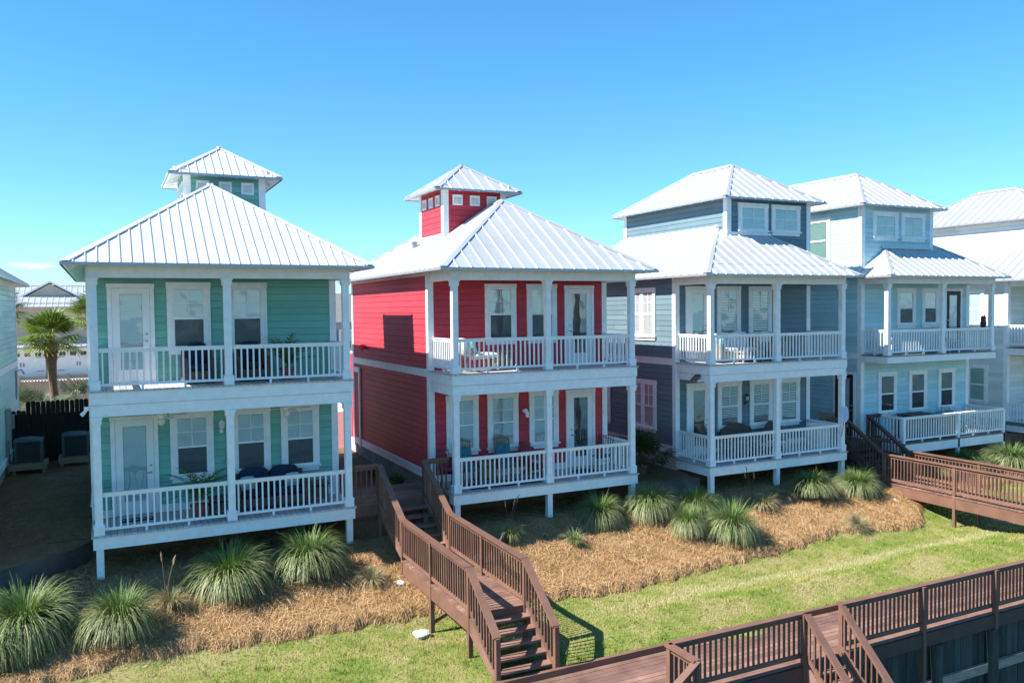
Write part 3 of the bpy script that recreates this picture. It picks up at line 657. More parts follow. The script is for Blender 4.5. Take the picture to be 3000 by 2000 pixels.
porch(slate, SX0, SX1, 0, 1.70, 1.09, 4.24, scols, zt=6.74, zc=3.70)
fm = FRONT(1.70); lm = LEFT(SX0)
door(slate, fm, 17.01, 18.0, 4.25, 6.71, 'R'); d = door(slate, fm, 17.04, 18.04, 1.12, 3.53, 'R', blind=False)
MB().quad(fm(17.31, .030, 1.46), fm(17.77, .030, 1.46), fm(17.77, .030, 3.26), fm(17.31, .030, 3.26)).build('bamboo_shade', 'bamboo', d, fix=False)
for a, b in ((18.31, 19.32), (19.69, 20.71)): window(slate, fm, a, b, 4.96, 6.72, screen=False, slat=.026)
for a, b in ((18.33, 19.35), (19.73, 20.74), (21.02, 22.02)): window(slate, fm, a, b, 1.84, 3.52, screen=False, slat=.026)
window(slate, lm, 2.74, 4.30, 4.92, 6.70, mull=2, screen=False, glass='soft_glass'); window(slate, lm, 2.72, 4.26, 1.79, 3.57, mull=2, screen=False, glass='soft_glass')
window(slate, lm, 5.55, 6.5, 1.79, 3.57, screen=False); window(slate, lm, 5.9, 6.9, 4.92, 6.70, screen=False)
lantern(slate, fm, 19.54, 2.84, 'black_metal', .42)
MB().box(SX0 - .10, SX0 + .02, .42, .66, 3.70, 3.76).tube([(SX0 - .02, .5, 3.72), (SX0 - .02, .5, 3.58)], .012, 6).build('solar_lamp', 'white_trim', slate)
MB().hexa([(SX0 - .22, .40, 3.74), (SX0 - .22, .68, 3.74), (SX0 - .02, .68, 3.90), (SX0 - .02, .40, 3.90), (SX0 - .225, .40, 3.755), (SX0 - .225, .68, 3.755), (SX0 - .025, .68, 3.915), (SX0 - .025, .40, 3.915)]).build('solar_panel', 'solar_black', slate)

# pale blue house: shallow balcony on brackets, wide lower deck
BX0, BX1 = 25.0, 31.05
blue = thing('beach_house', 'sky blue beach house with tower room and cantilevered balcony', 'house', (28, .44, gz(28, .5)), 'pastel beach houses in a row')
by, bp = 1.60, .44
walls(blue, 'wall', 'skyblue_paint', BX0, BX1, by, 9.6, 1.0, 7.3); corner_boards(blue, BX0, BX1, by, 9.6, 1.0, 7.1, .15)
t = MB(); t.box(by + .15, 9.4, 0, .034, 4.05, 4.26, LEFT(BX0)).box(BX0 + .15, BX1 - .15, 0, .028, 1.12, 1.3, FRONT(by)); t.build('trim_band', 'white_trim', blue)
MB().box(BX0 + .02, BX1 - .02, by + .03, 9.5, -.3, 1.0).build('foundation', 'concrete', blue)
fm = FRONT(by)
for a, b in ((26.87, 27.89), (28.27, 29.22)): window(blue, fm, a, b, 5.15, 6.67, muntin=False)
door(blue, fm, 29.57, 30.6, 4.24, 6.65, 'L', 'brown_door', True)
for a, b in ((25.88, 26.88), (27.56, 28.57), (29.24, 30.22)): window(blue, fm, a, b, 1.87, 3.52, muntin=False, blind=None, glass='dark_glass')
MB().box(BX0 - .03, BX1 + .03, bp - .03, by - .02, 4.18, 4.21).build('balcony_floor', 'grey_deck_boards', blue)
f = MB(); f.box(BX0 + .002, BX1 - .002, bp, bp + .04, 3.94, 4.178).box(BX0, BX0 + .04, bp + .04, by, 3.94, 4.178).box(BX1 - .04, BX1, bp + .04, by, 3.94, 4.178).box(BX0 + .04, BX1 - .04, bp + .04, by, 3.96, 3.99); f.build('balcony_fascia', 'white_trim', blue)
bcols = [25.13, 28.05, 30.92]; yc = bp + .115
for x in bcols: column(blue, x, yc, 4.21, 6.80)
for a, b in zip(bcols[:-1], bcols[1:]): rail(blue, (a + .085, yc, 4.21), (b - .085, yc, 4.21))
rail(blue, (bcols[0], yc + .085, 4.21), (bcols[0], by - .03, 4.21)); rail(blue, (bcols[2], yc + .085, 4.21), (bcols[2], by - .03, 4.21))
b = MB(); b.box(BX0 + .03, BX1 - .03, bp + .03, bp + .19, 6.80, 7.34).box(BX0 + .03, BX0 + .17, bp + .19, by - .035, 6.80, 7.34).box(BX1 - .17, BX1 - .03, bp + .19, by - .035, 6.80, 7.34).box(BX0 + .17, BX1 - .17, bp + .19, by, 6.97, 7.0); b.build('porch_beam', 'white_trim', blue)
hip_roof(blue, BX0 - .40, BX1 + .20, bp - .45, 10, 7.07)
bt = walls(blue, 'tower', 'skyblue_paint', BX0, 28.84, by - .004, 9.3, 7.3, 9.88); corner_boards(bt, BX0, 28.84, by - .004, 9.3, 7.3, 9.86, .15)
window(blue, FRONT(by - .004), 25.56, 26.88, 8.43, 9.50, 'single'); window(blue, FRONT(by - .004), 27.08, 28.38, 8.43, 9.50, 'single')
window(blue, LEFT(BX0), 3.02, 4.3, 7.65, 9.42, muntin=False, blind='green_blind', screen=False)
hip_roof(blue, BX0 - .37, 28.84 + .37, by - .4, 9.7, 9.70, inset=.33, name='tower_roof')
fl = MB(); fl.box(26.0, 28.80, by - .05, by - .022, 7.07 + .67 * (by - bp + .45) + .0, 7.07 + .67 * (by - bp + .45) + .09); fl.build('flashing', 'metal_edge', bt)
# lower open deck
LX0, LX1 = 25.3, 31.0
MB().box(LX0, LX1, -.03, by - .03, 1.06, 1.10).build('deck_floor', 'grey_deck_boards', blue)
f = MB(); f.box(LX0 + .002, LX1 - .002, 0, .05, .74, 1.058).box(LX1 - .05, LX1, .05, by, .74, 1.058).box(LX0, LX0 + .05, .05, by, .74, 1.058); f.build('deck_fascia', 'white_trim', blue)
for x in (LX0 + .05, 28.3, LX1 - .05): MB().post(x, .05, gz(x, .1) - .1, 2.0, .10).build('deck_post', 'white_trim', blue)
for a, b in ((LX0 + .1, 28.25), (28.35, LX1 - .1)): rail(blue, (a, .05, 1.10), (b, .05, 1.10), .93, capw=.14)
rail(blue, (LX0 + .05, .1, 1.10), (LX0 + .05, .95, 1.10), .93, capw=.14); rail(blue, (LX1 - .05, .1, 1.10), (LX1 - .05, by - .03, 1.10), .93, capw=.14)
d = door(blue, LEFT(BX0), 1.80, 2.85, 1.12, 3.55, 'L', 'brown_door', False, 'glass')
MB().box(2.02, 2.66, .0385, .042, 1.45, 3.3, LEFT(BX0)).build('door_panel', 'pale_panel', d)
MB().lathe(0, 0, [(.16, 0), (.16, .12), (.1, .14)], 12).build('wall_vent', 'galv', blue).matrix_local = Matrix.Translation(Vector((BX0, 3.4, 3.5)) - Vector(blue['_o'])) @ Matrix.Rotation(R(-90), 4, 'Y')

# white house at the right edge
WX0 = 33.55
white = tower_house('white two storey beach house beyond the sky blue one', WX0, WX0 + 5.9, 'white_paint_siding', None, tw=(1.75, 5.88), yp=-.1, rmat='roof_grey')
wc = [WX0 + .13, WX0 + 2.9, WX0 + 5.77]
porch(white, WX0, WX0 + 5.9, -.1, 1.6, 1.05, 4.24, wc, deckmat='grey_deck_boards', zt=6.74, zc=3.95)
window(white, LEFT(WX0), 2.4, 3.35, 1.75, 3.45, muntin=False, blind='green_blind', screen=False); window(white, LEFT(WX0), 2.6, 3.45, 5.0, 6.65, muntin=False, blind='blind_white', screen=False)
for a, b in ((1.1, 2.1), (2.5, 3.5)):
    window(white, FRONT(1.6), WX0 + a, WX0 + b, 1.8, 3.5, muntin=False); window(white, FRONT(1.6), WX0 + a, WX0 + b, 5.0, 6.7, muntin=False)

# pale mint neighbour at the left edge
NX1 = -2.95; NX0 = NX1 - 5.85
mint0 = thing('beach_house', 'pale mint house cut off by the left edge of the photo', 'house', (-5.8, 0, gz(-5.8, .5)), 'pastel beach houses in a row')
walls(mint0, 'wall', 'pale_mint_paint', NX0, NX1, 1.7, 15.2, 1.2, 7.3); corner_boards(mint0, NX0, NX1, 1.7, 15.2, 1.16, 7.1, .10)
bands(mint0, NX0, NX1, 1.7, 15.2); porch(mint0, NX0, NX1, 0, 1.7, 1.16, 4.33, [NX0 + .13, -5.9, NX1 - .13])
hip_roof(mint0, NX0 - .45, NX1 + .45, -.45, 15.65, 7.10, rib=.223)
e = MB(); m = RIGHT(NX1); e.box(10.6, 10.95, .02, .16, 2.0, 3.0, m).box(11.2, 11.5, .02, .2, 2.3, 2.75, m).box(10.7, 10.85, .02, .08, .8, 2.0, m); e.build('meter_box', 'galv', mint0)
MB().tube([(NX1 + .05, 14.2, 3.0), (NX1 + .05, 14.2, 4.0), (NX1 + .22, 14.2, 4.05), (NX1 + .3, 14.2, 3.9)], .03, 6).build('vent_pipe', 'galv', mint0)

# ------------------------------------------------------------------ brown timber stairs and boardwalks
def brail(mb, pts, h=.98, sp=.125, post_at=None):
    """stained railing along floor points: cap board, rails, balusters"""
    up = Vector((0, 0, 1))
    for p, q in zip(pts[:-1], pts[1:]):
        p = Vector(p); q = Vector(q); d = q - p; L = Vector((d.x, d.y, 0)).length
        e = d.normalized() * .0
        mb.beam(p + up * (h - .02) - e, q + up * (h - .02) + e, .15, .04).beam(p + up * (h - .085), q + up * (h - .085), .04, .085).beam(p + up * .14, q + up * .14, .04, .085)
        n = max(1, int(round(L / sp)))
        for i in range(n):
            c = p + d * ((i + .5) / n); mb.post(c.x, c.y, c.z + .11, c.z + h - .05, .034)
    return mb
def boards(mb, x0, x1, y0, y1, z, along='x', w=.14):
    a, b = (y0, y1) if along == 'x' else (x0, x1); n = max(1, int(round((b - a) / w))); s = (b - a) / n
    for i in range(n):
        p, q = a + i * s + .004, a + (i + 1) * s - .004; dz = rnd.uniform(-.002, .002)
        if along == 'x': mb.box(x0, x1, p, q, z - .035, z + dz)
        else: mb.box(p, q, y0, y1, z - .035, z + dz)
    return mb
def stairs(parent, x0, x1, y0, z0, y1, z1, n, mat='brown_deck'):
    """n risers descending from (y0,z0) to (y1,z1)"""
    rise = (z0 - z1) / n; run = (y0 - y1) / n
    for i in range(1, n): MB().box(x0 + .02, x1 - .02, y0 - i * run - .02, y0 - (i - 1) * run + .012, z0 - i * rise - .04, z0 - i * rise).build('tread', mat, parent)
    for x in (x0, x1 - .045):
        MB().hexa([(x, y0, z0 - .34), (x + .045, y0, z0 - .34), (x + .045, y1, z1 - .02), (x, y1, z1 - .02), (x, y0, z0 - .02), (x + .045, y0, z0 - .02), (x + .045, y1, z1 + rise - .02), (x, y1, z1 + rise - .02)]).build('stringer', mat, parent)
ramp_ = thing('timber_stair', 'brown timber stairs and footbridge between mint and red houses', 'stairs', (6.8, -3, -.9))
boards(MB(), 5.5, 8.06, .30, 2.25, 1.12).build('landing_deck', 'brown_deck', ramp_)
for y_ in (.30, 2.2): MB().box(5.5, 8.06, y_, y_ + .045, .80, 1.082).build('landing_joist', 'brown_stain', ramp_)
boards(MB(), 5.52, 8.04, .36, .42, .0, 'y', .14)
sk = MB()
for i in range(18): sk.box(5.5 + i * .143, 5.5 + i * .143 + .137, .36, .39, -.1, .80)
sk.build('skirt_board', 'brown_stain_dark', ramp_)
XL, XR = 6.15, 7.42
stairs(ramp_, XL, XR, .30, 1.12, -1.5, .12, 6)
boards(MB(), XL - .02, XR + .02, -5.48, -1.5, .12).build('bridge_deck', 'brown_deck', ramp_)
MB().box(XL, XL + .045, -5.46, -1.5, -.22, .08).box(XR - .045, XR, -5.46, -1.5, -.22, .08).box(XL + .045, XR - .045, -5.46, -5.42, -.22, .08).build('bridge_beam', 'brown_stain', ramp_)
stairs(ramp_, XL, XR, -5.48, .12, -6.80, -.80, 6)
for x in (XL + .03, XR - .03): brail(MB(), [(x, .30, 1.12), (x, -1.5, .12), (x, -5.48, .08), (x, -6.73, -.86)]).build('railing', 'brown_stain', ramp_)
brail(MB(), [(5.52, .33, 1.12), (XL + .03, .33, 1.12)]).build('railing', 'brown_stain', ramp_); brail(MB(), [(XR - .03, .33, 1.12), (8.08, .33, 1.12)]).build('railing', 'brown_stain', ramp_)
for x in (XL + .03, XR - .03):
    for y, top in ((.30, 2.06), (-1.5, 1.06), (-3.4, 1.04), (-5.48, 1.02), (-6.73, .10)):
        MB().post(x, y, gz(x, y) - .2 if y > -6 else -.9, top, .09).build('post', 'brown_stain', ramp_)
MB().beam((XL + .05, -3.4, -.75), (XR - .05, -3.4, -.25), .04, .09, (0, 1, 0)).build('brace', 'brown_stain', ramp_)

walk = thing('timber_stair', 'brown timber stairs and level footbridge beside the sky blue house', 'stairs', (24, -3, -.9))
WL, WR = 23.42, 24.66
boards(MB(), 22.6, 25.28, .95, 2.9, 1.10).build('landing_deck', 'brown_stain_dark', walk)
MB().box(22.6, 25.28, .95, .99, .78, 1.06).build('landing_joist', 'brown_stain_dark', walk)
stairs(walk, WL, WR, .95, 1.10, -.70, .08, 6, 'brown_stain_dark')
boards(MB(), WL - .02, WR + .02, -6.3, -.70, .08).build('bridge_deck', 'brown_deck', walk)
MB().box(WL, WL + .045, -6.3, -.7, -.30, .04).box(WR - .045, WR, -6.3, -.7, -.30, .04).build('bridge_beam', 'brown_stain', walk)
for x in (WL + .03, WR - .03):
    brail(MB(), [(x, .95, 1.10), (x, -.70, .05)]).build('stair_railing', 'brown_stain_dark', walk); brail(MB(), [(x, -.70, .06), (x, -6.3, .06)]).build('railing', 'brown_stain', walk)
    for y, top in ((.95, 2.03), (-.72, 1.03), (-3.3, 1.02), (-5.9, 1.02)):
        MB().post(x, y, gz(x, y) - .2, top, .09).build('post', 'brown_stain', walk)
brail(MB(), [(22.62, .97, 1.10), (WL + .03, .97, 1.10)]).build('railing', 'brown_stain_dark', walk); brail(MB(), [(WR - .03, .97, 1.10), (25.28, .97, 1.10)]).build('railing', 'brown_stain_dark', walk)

bw = thing('boardwalk', 'long brown stained boardwalk with baluster railing at the bulkhead', 'boardwalk', (13, -7.6, -.8))
DZ = -.78; Y0, Y1 = -8.55, -6.86
boards(MB(), 5.4, 34, Y0, Y1, DZ, 'x', .14).build('walk_deck', 'brown_deck', bw)
MB().box(5.4, 34, Y1 + .0, Y1 + .09, DZ - .16, DZ + .12).build('kerb_beam', 'brown_stain', bw)
MB().box(5.4, 34, Y0 - .045, Y0, DZ - .32, DZ - .04).build('rim_joist', 'brown_stain_dark', bw)
ry = Y0 + .05
for a, b in ((8.62, 11.75), (12.75, 34)): brail(MB(), [(a, ry, DZ), (b, ry, DZ)], .97).build('railing', 'brown_stain', bw)
for x in [8.62, 11.75, 12.75] + [12.75 + 2.35 * k for k in range(1, 9)]: MB().post(x, ry - .07, DZ - 1.2, DZ + .95, .095).build('post', 'brown_stain', bw)
brail(MB(), [(8.62, ry, DZ), (8.62, -9.3, DZ)], .97).build('railing', 'brown_stain', bw); brail(MB(), [(8.62, -9.3, DZ), (7.3, -9.3, DZ - .95)], .97).build('railing', 'brown_stain', bw)
MB().post(8.62, -9.3, -2.6, DZ + .95, .095).build('post', 'brown_stain', bw)
boards(MB(), 7.3, 8.62, -9.35, Y0 - .05, DZ - .03).build('side_deck', 'brown_deck', bw)
stairs(bw, 11.78, 12.72, Y0 - .02, DZ, -9.95, DZ - 1.2, 7)
for x in (11.80, 12.72):
    brail(MB(), [(x, Y0 - .05, DZ), (x, -9.75, DZ - 1.12)], .97).build('stair_railing', 'brown_stain', bw); MB().post(x, -9.75, -3.3, DZ - 1.12 + .99, .095).build('post', 'brown_stain', bw)
# bulkhead
bk = thing('seawall', 'weathered timber bulkhead of planks and piles under the boardwalk', 'seawall', (13, BULK, -2.5))
p = MB(); x = 4.0
while x < 36: w_ = rnd.uniform(.18, .24); p.box(x, x + w_ - .008, BULK - .06 + rnd.uniform(-.01, .01), BULK, -3.5, DZ - .30); x += w_
p.build('plank', 'teal_wood', bk)
MB().box(4, 36, BULK - .16, BULK - .075, -2.12, -1.92).build('waler', 'weathered_wood', bk)
for k in range(17): MB().tube([(4.5 + k * 1.85, BULK - .16, -3.6), (4.5 + k * 1.85, BULK - .16, DZ - .36)], [.14, .13], 10).build('pile', 'teal_wood', bk)
MB().box(-60, 4, BULK - .1, BULK, -3.5, -.95).build('plank', 'teal_wood', bk)

# retaining walls in the gaps
def wall_run(name, label, pts, ztop, mat, th=.16, z0=-.4):
    o = thing(name, label, 'wall', (pts[0][0], pts[0][1], 0)); mb = MB()
    for (p, q), (za, zb) in zip(zip(pts[:-1], pts[1:]), zip(ztop[:-1], ztop[1:])):
        d = Vector((q[0] - p[0], q[1] - p[1], 0)).normalized(); n = Vector((-d.y, d.x, 0)) * th
        P, Q = Vector((*p, 0)), Vector((*q, 0))
        mb.hexa([P + Vector((0, 0, z0)), Q + Vector((0, 0, z0)), Q + n + Vector((0, 0, z0)), P + n + Vector((0, 0, z0)), P + Vector((0, 0, za)), Q + Vector((0, 0, zb)), Q + n + Vector((0, 0, zb)), P + n + Vector((0, 0, za))])
    mb.build('wall_core', mat, o); return o
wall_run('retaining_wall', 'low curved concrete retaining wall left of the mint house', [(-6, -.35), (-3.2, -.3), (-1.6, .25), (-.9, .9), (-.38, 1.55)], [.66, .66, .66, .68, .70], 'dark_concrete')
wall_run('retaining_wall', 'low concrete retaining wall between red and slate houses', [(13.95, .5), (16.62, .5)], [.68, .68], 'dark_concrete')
wall_run('retaining_wall', 'timber retaining wall behind dark stairs of the sky blue house', [(22.5, .86), (25.0, .86)], [.74, .74], 'dark_fence', .1)

# ------------------------------------------------------------------ plants
def clump_mesh(seed, n=1500, L=(1.1, 1.75), spread=1.0, mat='clump_blade', droop=1.0, w=.010, green=0.0, base=.2):
    r = np.random.RandomState(seed); K = 7; V = np.zeros((n, K, 2, 3)); T = np.zeros((n, K, 2))
    az = r.uniform(0, 2 * math.pi, n); rr = np.sqrt(r.rand(n)) * base; q = r.rand(n) ** .8            # q: 0 upright centre, 1 outer
    th = .05 + q * .62 * spread + r.normal(0, .10, n); ln = r.uniform(L[0] * .85, L[1], n) * (.50 + .50 * q); bend = (.5 + 1.95 * q) * droop + r.normal(0, .24, n)
    px = rr * np.cos(az); py = rr * np.sin(az); pz = np.zeros(n); az2 = az + r.normal(0, .42, n)
    tn = np.clip(.05 + .75 * q + r.normal(0, .16, n) - green, 0, 1)
    for k in range(K):
        s = k / (K - 1); ang = th + bend * s ** 1.6
        if k:
            st = ln / (K - 1); px = px + np.sin(ang) * np.cos(az2) * st; py = py + np.sin(ang) * np.sin(az2) * st; pz = pz + np.cos(ang) * st
        pz = np.maximum(pz, .02)
        ww = w * (1 - .85 * s ** 2) ; tx, ty = -np.sin(az2) * ww, np.cos(az2) * ww
        V[:, k, 0] = np.stack([px - tx, py - ty, pz], 1); V[:, k, 1] = np.stack([px + tx, py + ty, pz], 1)
        T[:, k, 0] = T[:, k, 1] = np.clip(tn + .12 * (1 - s) - .05, 0, 1)
    base_i = (np.arange(n) * K * 2)[:, None]; F = np.concatenate([[2 * k, 2 * k + 1, 2 * k + 3, 2 * k + 2] for k in range(K - 1)]); F = (base_i + F[None]).ravel()
    return V.reshape(-1, 3), F, T.ravel()
CL = {}
def clump_proto(key, **kw):
    V, F, T = clump_mesh(**kw); me_o = raw_mesh('foliage', V, F, 4, kw.get('mat', 'clump_blade'), T); CL[key] = me_o.data; bpy.data.objects.remove(me_o)
for i in range(4): clump_proto('big%d' % i, seed=20 + i, n=1800, L=(1.35, 2.2), w=.0135, base=.26)
for i in range(2): clump_proto('tuft%d' % i, seed=40 + i, n=260, L=(.45, .9), spread=.8, droop=.8, base=.08, w=.008)
for i in range(2): clump_proto('dry%d' % i, seed=50 + i, n=420, L=(.5, .95), mat='dry_blade', spread=1.1, droop=.9, base=.12, w=.008, green=-.1)
def plant(name, label, cat, mesh, x, y, s=1, sz=None, rz=0, group=None, tilt=0):
    o = bpy.data.objects.new(name, CL[mesh]); COL.objects.link(o); o.location = (x, y, bedz(x, y) - .02 if y > float(ymul(x)) and y < float(ystep(x)) else gz(x, y)); o.scale = (s * (.70 if mesh[:3] == 'big' else 1), s * (.70 if mesh[:3] == 'big' else 1), (sz or s) * (.93 if mesh[:3] == 'big' else 1)); o.rotation_euler = (tilt + .09 * math.sin(x * 3.1), .09 * math.cos(x * 5.3), rz)
    return tag(o, label, cat, group)
G = 'ornamental grass clumps on the mulch slope'
cl = [('big0', -1.55, -1.5, 1.02, 1.05, 'wide bright green grass clump touching the left photo edge, back half'), ('big1', -1.95, -2.0, .72, .72, 'greyer grass mound in front of the leftmost grass clump'),
      ('big2', .13, -1.95, .82, .95, 'bright green grass clump in front of the mint house corner post'), ('big3', 2.39, -.98, .98, 1.0, 'dark green grass clump half in shade under the mint porch'),
      ('big0', 4.15, -.85, .92, 1.02, 'grass clump beside the footbridge under the right end of mint porch'), ('big1', 12.31, -.47, .74, .82, 'grass clump below the right half of the red porch'),
      ('big2', 13.94, -.62, .82, 1.0, 'grass clump in front of gap between red and slate houses'), ('big3', 14.46, -1.73, .58, .85, 'narrow pale grass clump left of the biggest straw coloured one'),
      ('big0', 15.61, -2.1, .84, 1.05, 'largest straw tinted grass clump, nearest the lawn below slate house'), ('big1', 15.3, -.9, .80, .85, 'dark grass clump tucked behind the largest straw tinted clump'),
      ('big2', 20.1, -.75, .92, .80, 'broad grass clump under the right end of slate porch'), ('big3', 21.9, -.9, .78, .85, 'grass clump beside the dark stair posts of right footbridge'),
      ('big0', 30.1, -.8, 1.15, .95, 'tall grass clump right of the sky blue deck, cut by photo edge'), ('big1', 28.0, -.5, .8, .75, 'shaded grass clump directly below the sky blue lower deck'), ('big2', 26.3, -.6, .75, .6, 'shaded grass clump behind right footbridge railing')]
for i, (m_, x, y, s, sz, lb) in enumerate(cl): plant('grass_clump', lb, 'ornamental grass', m_, x, y, s, sz, rz=i * 1.3, group=G)
G2 = 'small grass tufts on the mulch slope'
for i, (m_, x, y, s, sz, lb) in enumerate([('dry0', 1.09, -1.36, .85, .95, 'small dry tuft with seed heads right of the front corner clump'), ('dry1', 5.41, -1.5, .75, .8, 'small pale tuft left of the footbridge beam'), ('tuft0', 9.3, -.85, .75, 1.25, 'thin upright seed tuft just right of footbridge, below red porch'),
      ('tuft1', 10.94, -1.39, .75, 1.0, 'small green tuft alone on the mulch below the red porch middle'), ('dry0', 17.88, -.95, 1.0, 1.0, 'brown arching dry tuft under the middle slate post'), ('dry1', 18.95, -.7, .7, .7, 'small brown tuft right of the middle slate post'),
      ('dry1', 20.08, -2.5, .8, .8, 'leaning pale tuft near the lawn edge below slate house')]): plant('grass_tuft', lb, 'grass tuft', m_, x, y, s, sz, rz=i * 2.1, group=G2, tilt=.5 if i == 6 else 0)
def seedheads(x, y, n, h, label):
    o = thing('seed_stalk', label, 'grass stalk', (x, y, bedz(x, y))); mb = MB(); hd = MB()
    for k in range(n):
        dx, dy = rnd.uniform(-.35, .35), rnd.uniform(-.2, .2); z = bedz(x, y); t = Vector((x + dx, y + dy, z + h * rnd.uniform(.8, 1.05)))
        mb.tube([(x, y, z), (x + dx * .4, y + dy * .4, z + h * .5), t], .005, 4); hd.tube([t - Vector((dx * .1, 0, .13)), t, t + Vector((dx * .15, 0, .07))], [.012, .02, .006], 5)
    mb.build('stem', 'stem_brown', o); hd.build('seed_head', 'tan_wicker', o)
seedheads(1.0, -1.25, 3, 1.05, 'pair of tan seed heads behind the small dry tuft'); seedheads(9.3, -.8, 4, 1.15, 'seed heads rising from thin tuft beside the footbridge'); seedheads(17.7, -.7, 3, 1.1, 'brown seed stalks left of the middle slate post')
# fan palms
def fan_crown(c, nf, Lp, Lf, seed, up=.5, narrow=1.0, droopy=1.0, tint0=.0, wid=1.0):
    r = np.random.RandomState(seed); V = []; F = []; T = []
    for k in range(nf):
        az = 2.4 * k + r.normal(0, .2); el = r.uniform(-.75, 1.35) * up + .25 * up; d = np.array([math.cos(az) * math.cos(el), math.sin(az) * math.cos(el), math.sin(el)])
        side = np.array([-math.sin(az), math.cos(az), 0]); upv = np.cross(side, d) * -1; hub = np.array(c) + d * Lp * r.uniform(.8, 1.1)
        tn = np.clip(.45 + .5 * (-el / 1.3) * .5 + r.normal(0, .12) + tint0, 0, 1)
        n0 = len(V); V += [np.array(c) - side * .015, np.array(c) + side * .015, hub + side * .012, hub - side * .012]; F.append((n0, n0 + 1, n0 + 2, n0 + 3)); T += [tn + .2] * 4
        nl = 17
        for i in range(nl):
            a = (i / (nl - 1) - .5) * 3.7 * narrow; ld = d * math.cos(a) + side * math.sin(a); ln = Lf * (.72 + .28 * math.cos(a)) * r.uniform(.9, 1.1)
            pd = np.cross(ld, upv); w0 = .030 * (Lf / .8) * wid
            p0 = hub; p1 = hub + ld * ln * .5 + np.array([0, 0, -.03]) ; p2 = hub + ld * ln + np.array([0, 0, -.22 * ln * droopy - .1 * ln * abs(math.sin(a))])
            n0 = len(V); V += [p0, p1 - pd * w0, p1 + pd * w0, p2]; F.append((n0, n0 + 1, n0 + 3, n0 + 2)); tl_ = tn + r.normal(0, .13); T += [tl_, tl_, tl_, min(1, tl_ + .2)]
    return np.array(V), np.array(F).ravel(), np.clip(np.array(T), 0, 1)
def palm(label, x, y, zb, zt, rad, lean=(0, 0), seed=1, nf=46, group='palms behind the dark fence', up=.9):
    o = thing('palm_tree', label, 'palm tree', (x, y, zb), group); pts = []; rr = []
    for k in range(9):
        s = k / 8; pts.append((x + lean[0] * math.sin(s * 1.57), y + lean[1] * s, zb + (zt - zb) * s)); rr.append(.165 - .03 * s + (.10 * (s > .72)) * (1 - abs(s - .86) * 4) + .02 * (k % 2))
    MB().tube(pts, rr, 12).build('trunk', 'palm_trunk', o, smooth=True)
    bt = MB(); r = random.Random(seed)
    for k in range(26):
        a = k * 2.4; z = zt - .95 + .9 * k / 26; p = Vector((pts[-1][0] + .16 * math.cos(a), pts[-1][1] + .16 * math.sin(a), z)); d = Vector((math.cos(a), math.sin(a), 1.6)).normalized()
        bt.beam(p, p + d * .32, .07, .02, (math.cos(a), math.sin(a), 0))
    bt.build('leaf_base', 'stem_brown', o)
    V, F, T = fan_crown((pts[-1][0], pts[-1][1], zt), nf, rad * .5, rad * .62, seed, up); raw_mesh('crown', V, F, 4, 'frond', T, o, (x, y, zb))
    return o
palm('cabbage palm with curved trunk behind the dark fence', -1.85, 19, 1.1, 5.0, 1.5, (-.2, 0), 4, 54)
palm('dark cabbage palm half hidden by the pale mint house', -4.35, 23, 1.2, 6.2, 1.5, (0, 0), 8, 40)
palm('cabbage palm crown half hidden by the mint porch column', -.55, 24, 1.3, 5.9, 1.4, (0, 0), 12, 40)
def palmetto(label, x, y, r_, n, seed, z=None, mat='grey_frond', name='palmetto', group='palmettos by the beige fence'):
    zz = gz(x, y) if z is None else z; o = thing(name, label, 'palmetto', (x, y, zz), group)
    V, F, T = fan_crown((x, y, zz + .25), n, r_ * .5, r_ * .55, seed, .9); raw_mesh('frond', V, F, 4, mat, T, o, (x, y, zz)); MB().tube([(x, y, zz - .1), (x, y, zz + .3)], [.12, .09], 8).build('trunk', 'palm_trunk', o)
palmetto('pale palmetto at left end of the beige lattice fence', -3.1, 17.2, 1.3, 14, 3, 2.0); palmetto('pale palmetto just left of the curved palm trunk', -2.5, 17.6, 1.1, 12, 5, 1.9)
palmetto('pale palmetto just right of the curved palm trunk', -1.2, 17.5, 1.2, 14, 6, 2.2); palmetto('short palmetto at foot of the curved palm trunk', -2.0, 17.0, .9, 10, 9, 1.7)
palmetto('dark fan palm in the gap between red and slate houses', 15.35, 1.7, 1.5, 16, 13, None, 'dark_frond', group='dark fan palms by the slate house'); palmetto('low fan palm spreading over slate house foundation', 16.0, 2.9, 1.2, 12, 14, None, 'dark_frond', group='dark fan palms by the slate house')
clump_proto('shrub', seed=71, n=500, L=(.4, .75), spread=.8, droop=.5, base=.1, w=.012, green=.25)
plant('small_shrub', 'dark spiky plant against the red house base', 'shrub', 'shrub', 7.65, 3.3, .9, 1.1); plant('small_shrub', 'second dark spiky plant farther back along red wall', 'shrub', 'shrub', 7.5, 5.2, .6, .8)
for i, (x, y, s, lb) in enumerate([(5.85, -3.55, .16, 'white rock on the lawn left of the footbridge'), (6.02, -1.65, .13, 'pale rock under the upper footbridge post'), (-.55, -.75, .12, 'white stone in shade behind the leftmost grass clump'), (-.4, -1.0, .09, 'smaller white stone beside the first one in shade'), (22.9, -1.6, .13, 'pale stone by the right footbridge beam'), (23.2, -2.1, .11, 'second pale stone below the right footbridge beam')]):
    bm = bmesh.new(); bmesh.ops.create_icosphere(bm, subdivisions=3, radius=s)
    for v_ in bm.verts:
        k = 1 + .35 * math.sin(v_.co.x * 14 / s * .15 + i) * math.cos(v_.co.y * 17 / s * .15 + i * 2) + .15 * math.sin(v_.co.z * 30 / s * .2); v_.co *= k; v_.co.z *= .75
    me = bpy.data.meshes.new('rock'); bm.to_mesh(me); bm.free(); me.materials.append(MATS['rock_white']); o = bpy.data.objects.new('rock', me); COL.objects.link(o); o.location = (x, y, gz(x, y) + s * .35); tag(o, lb, 'rock', 'pale rocks')

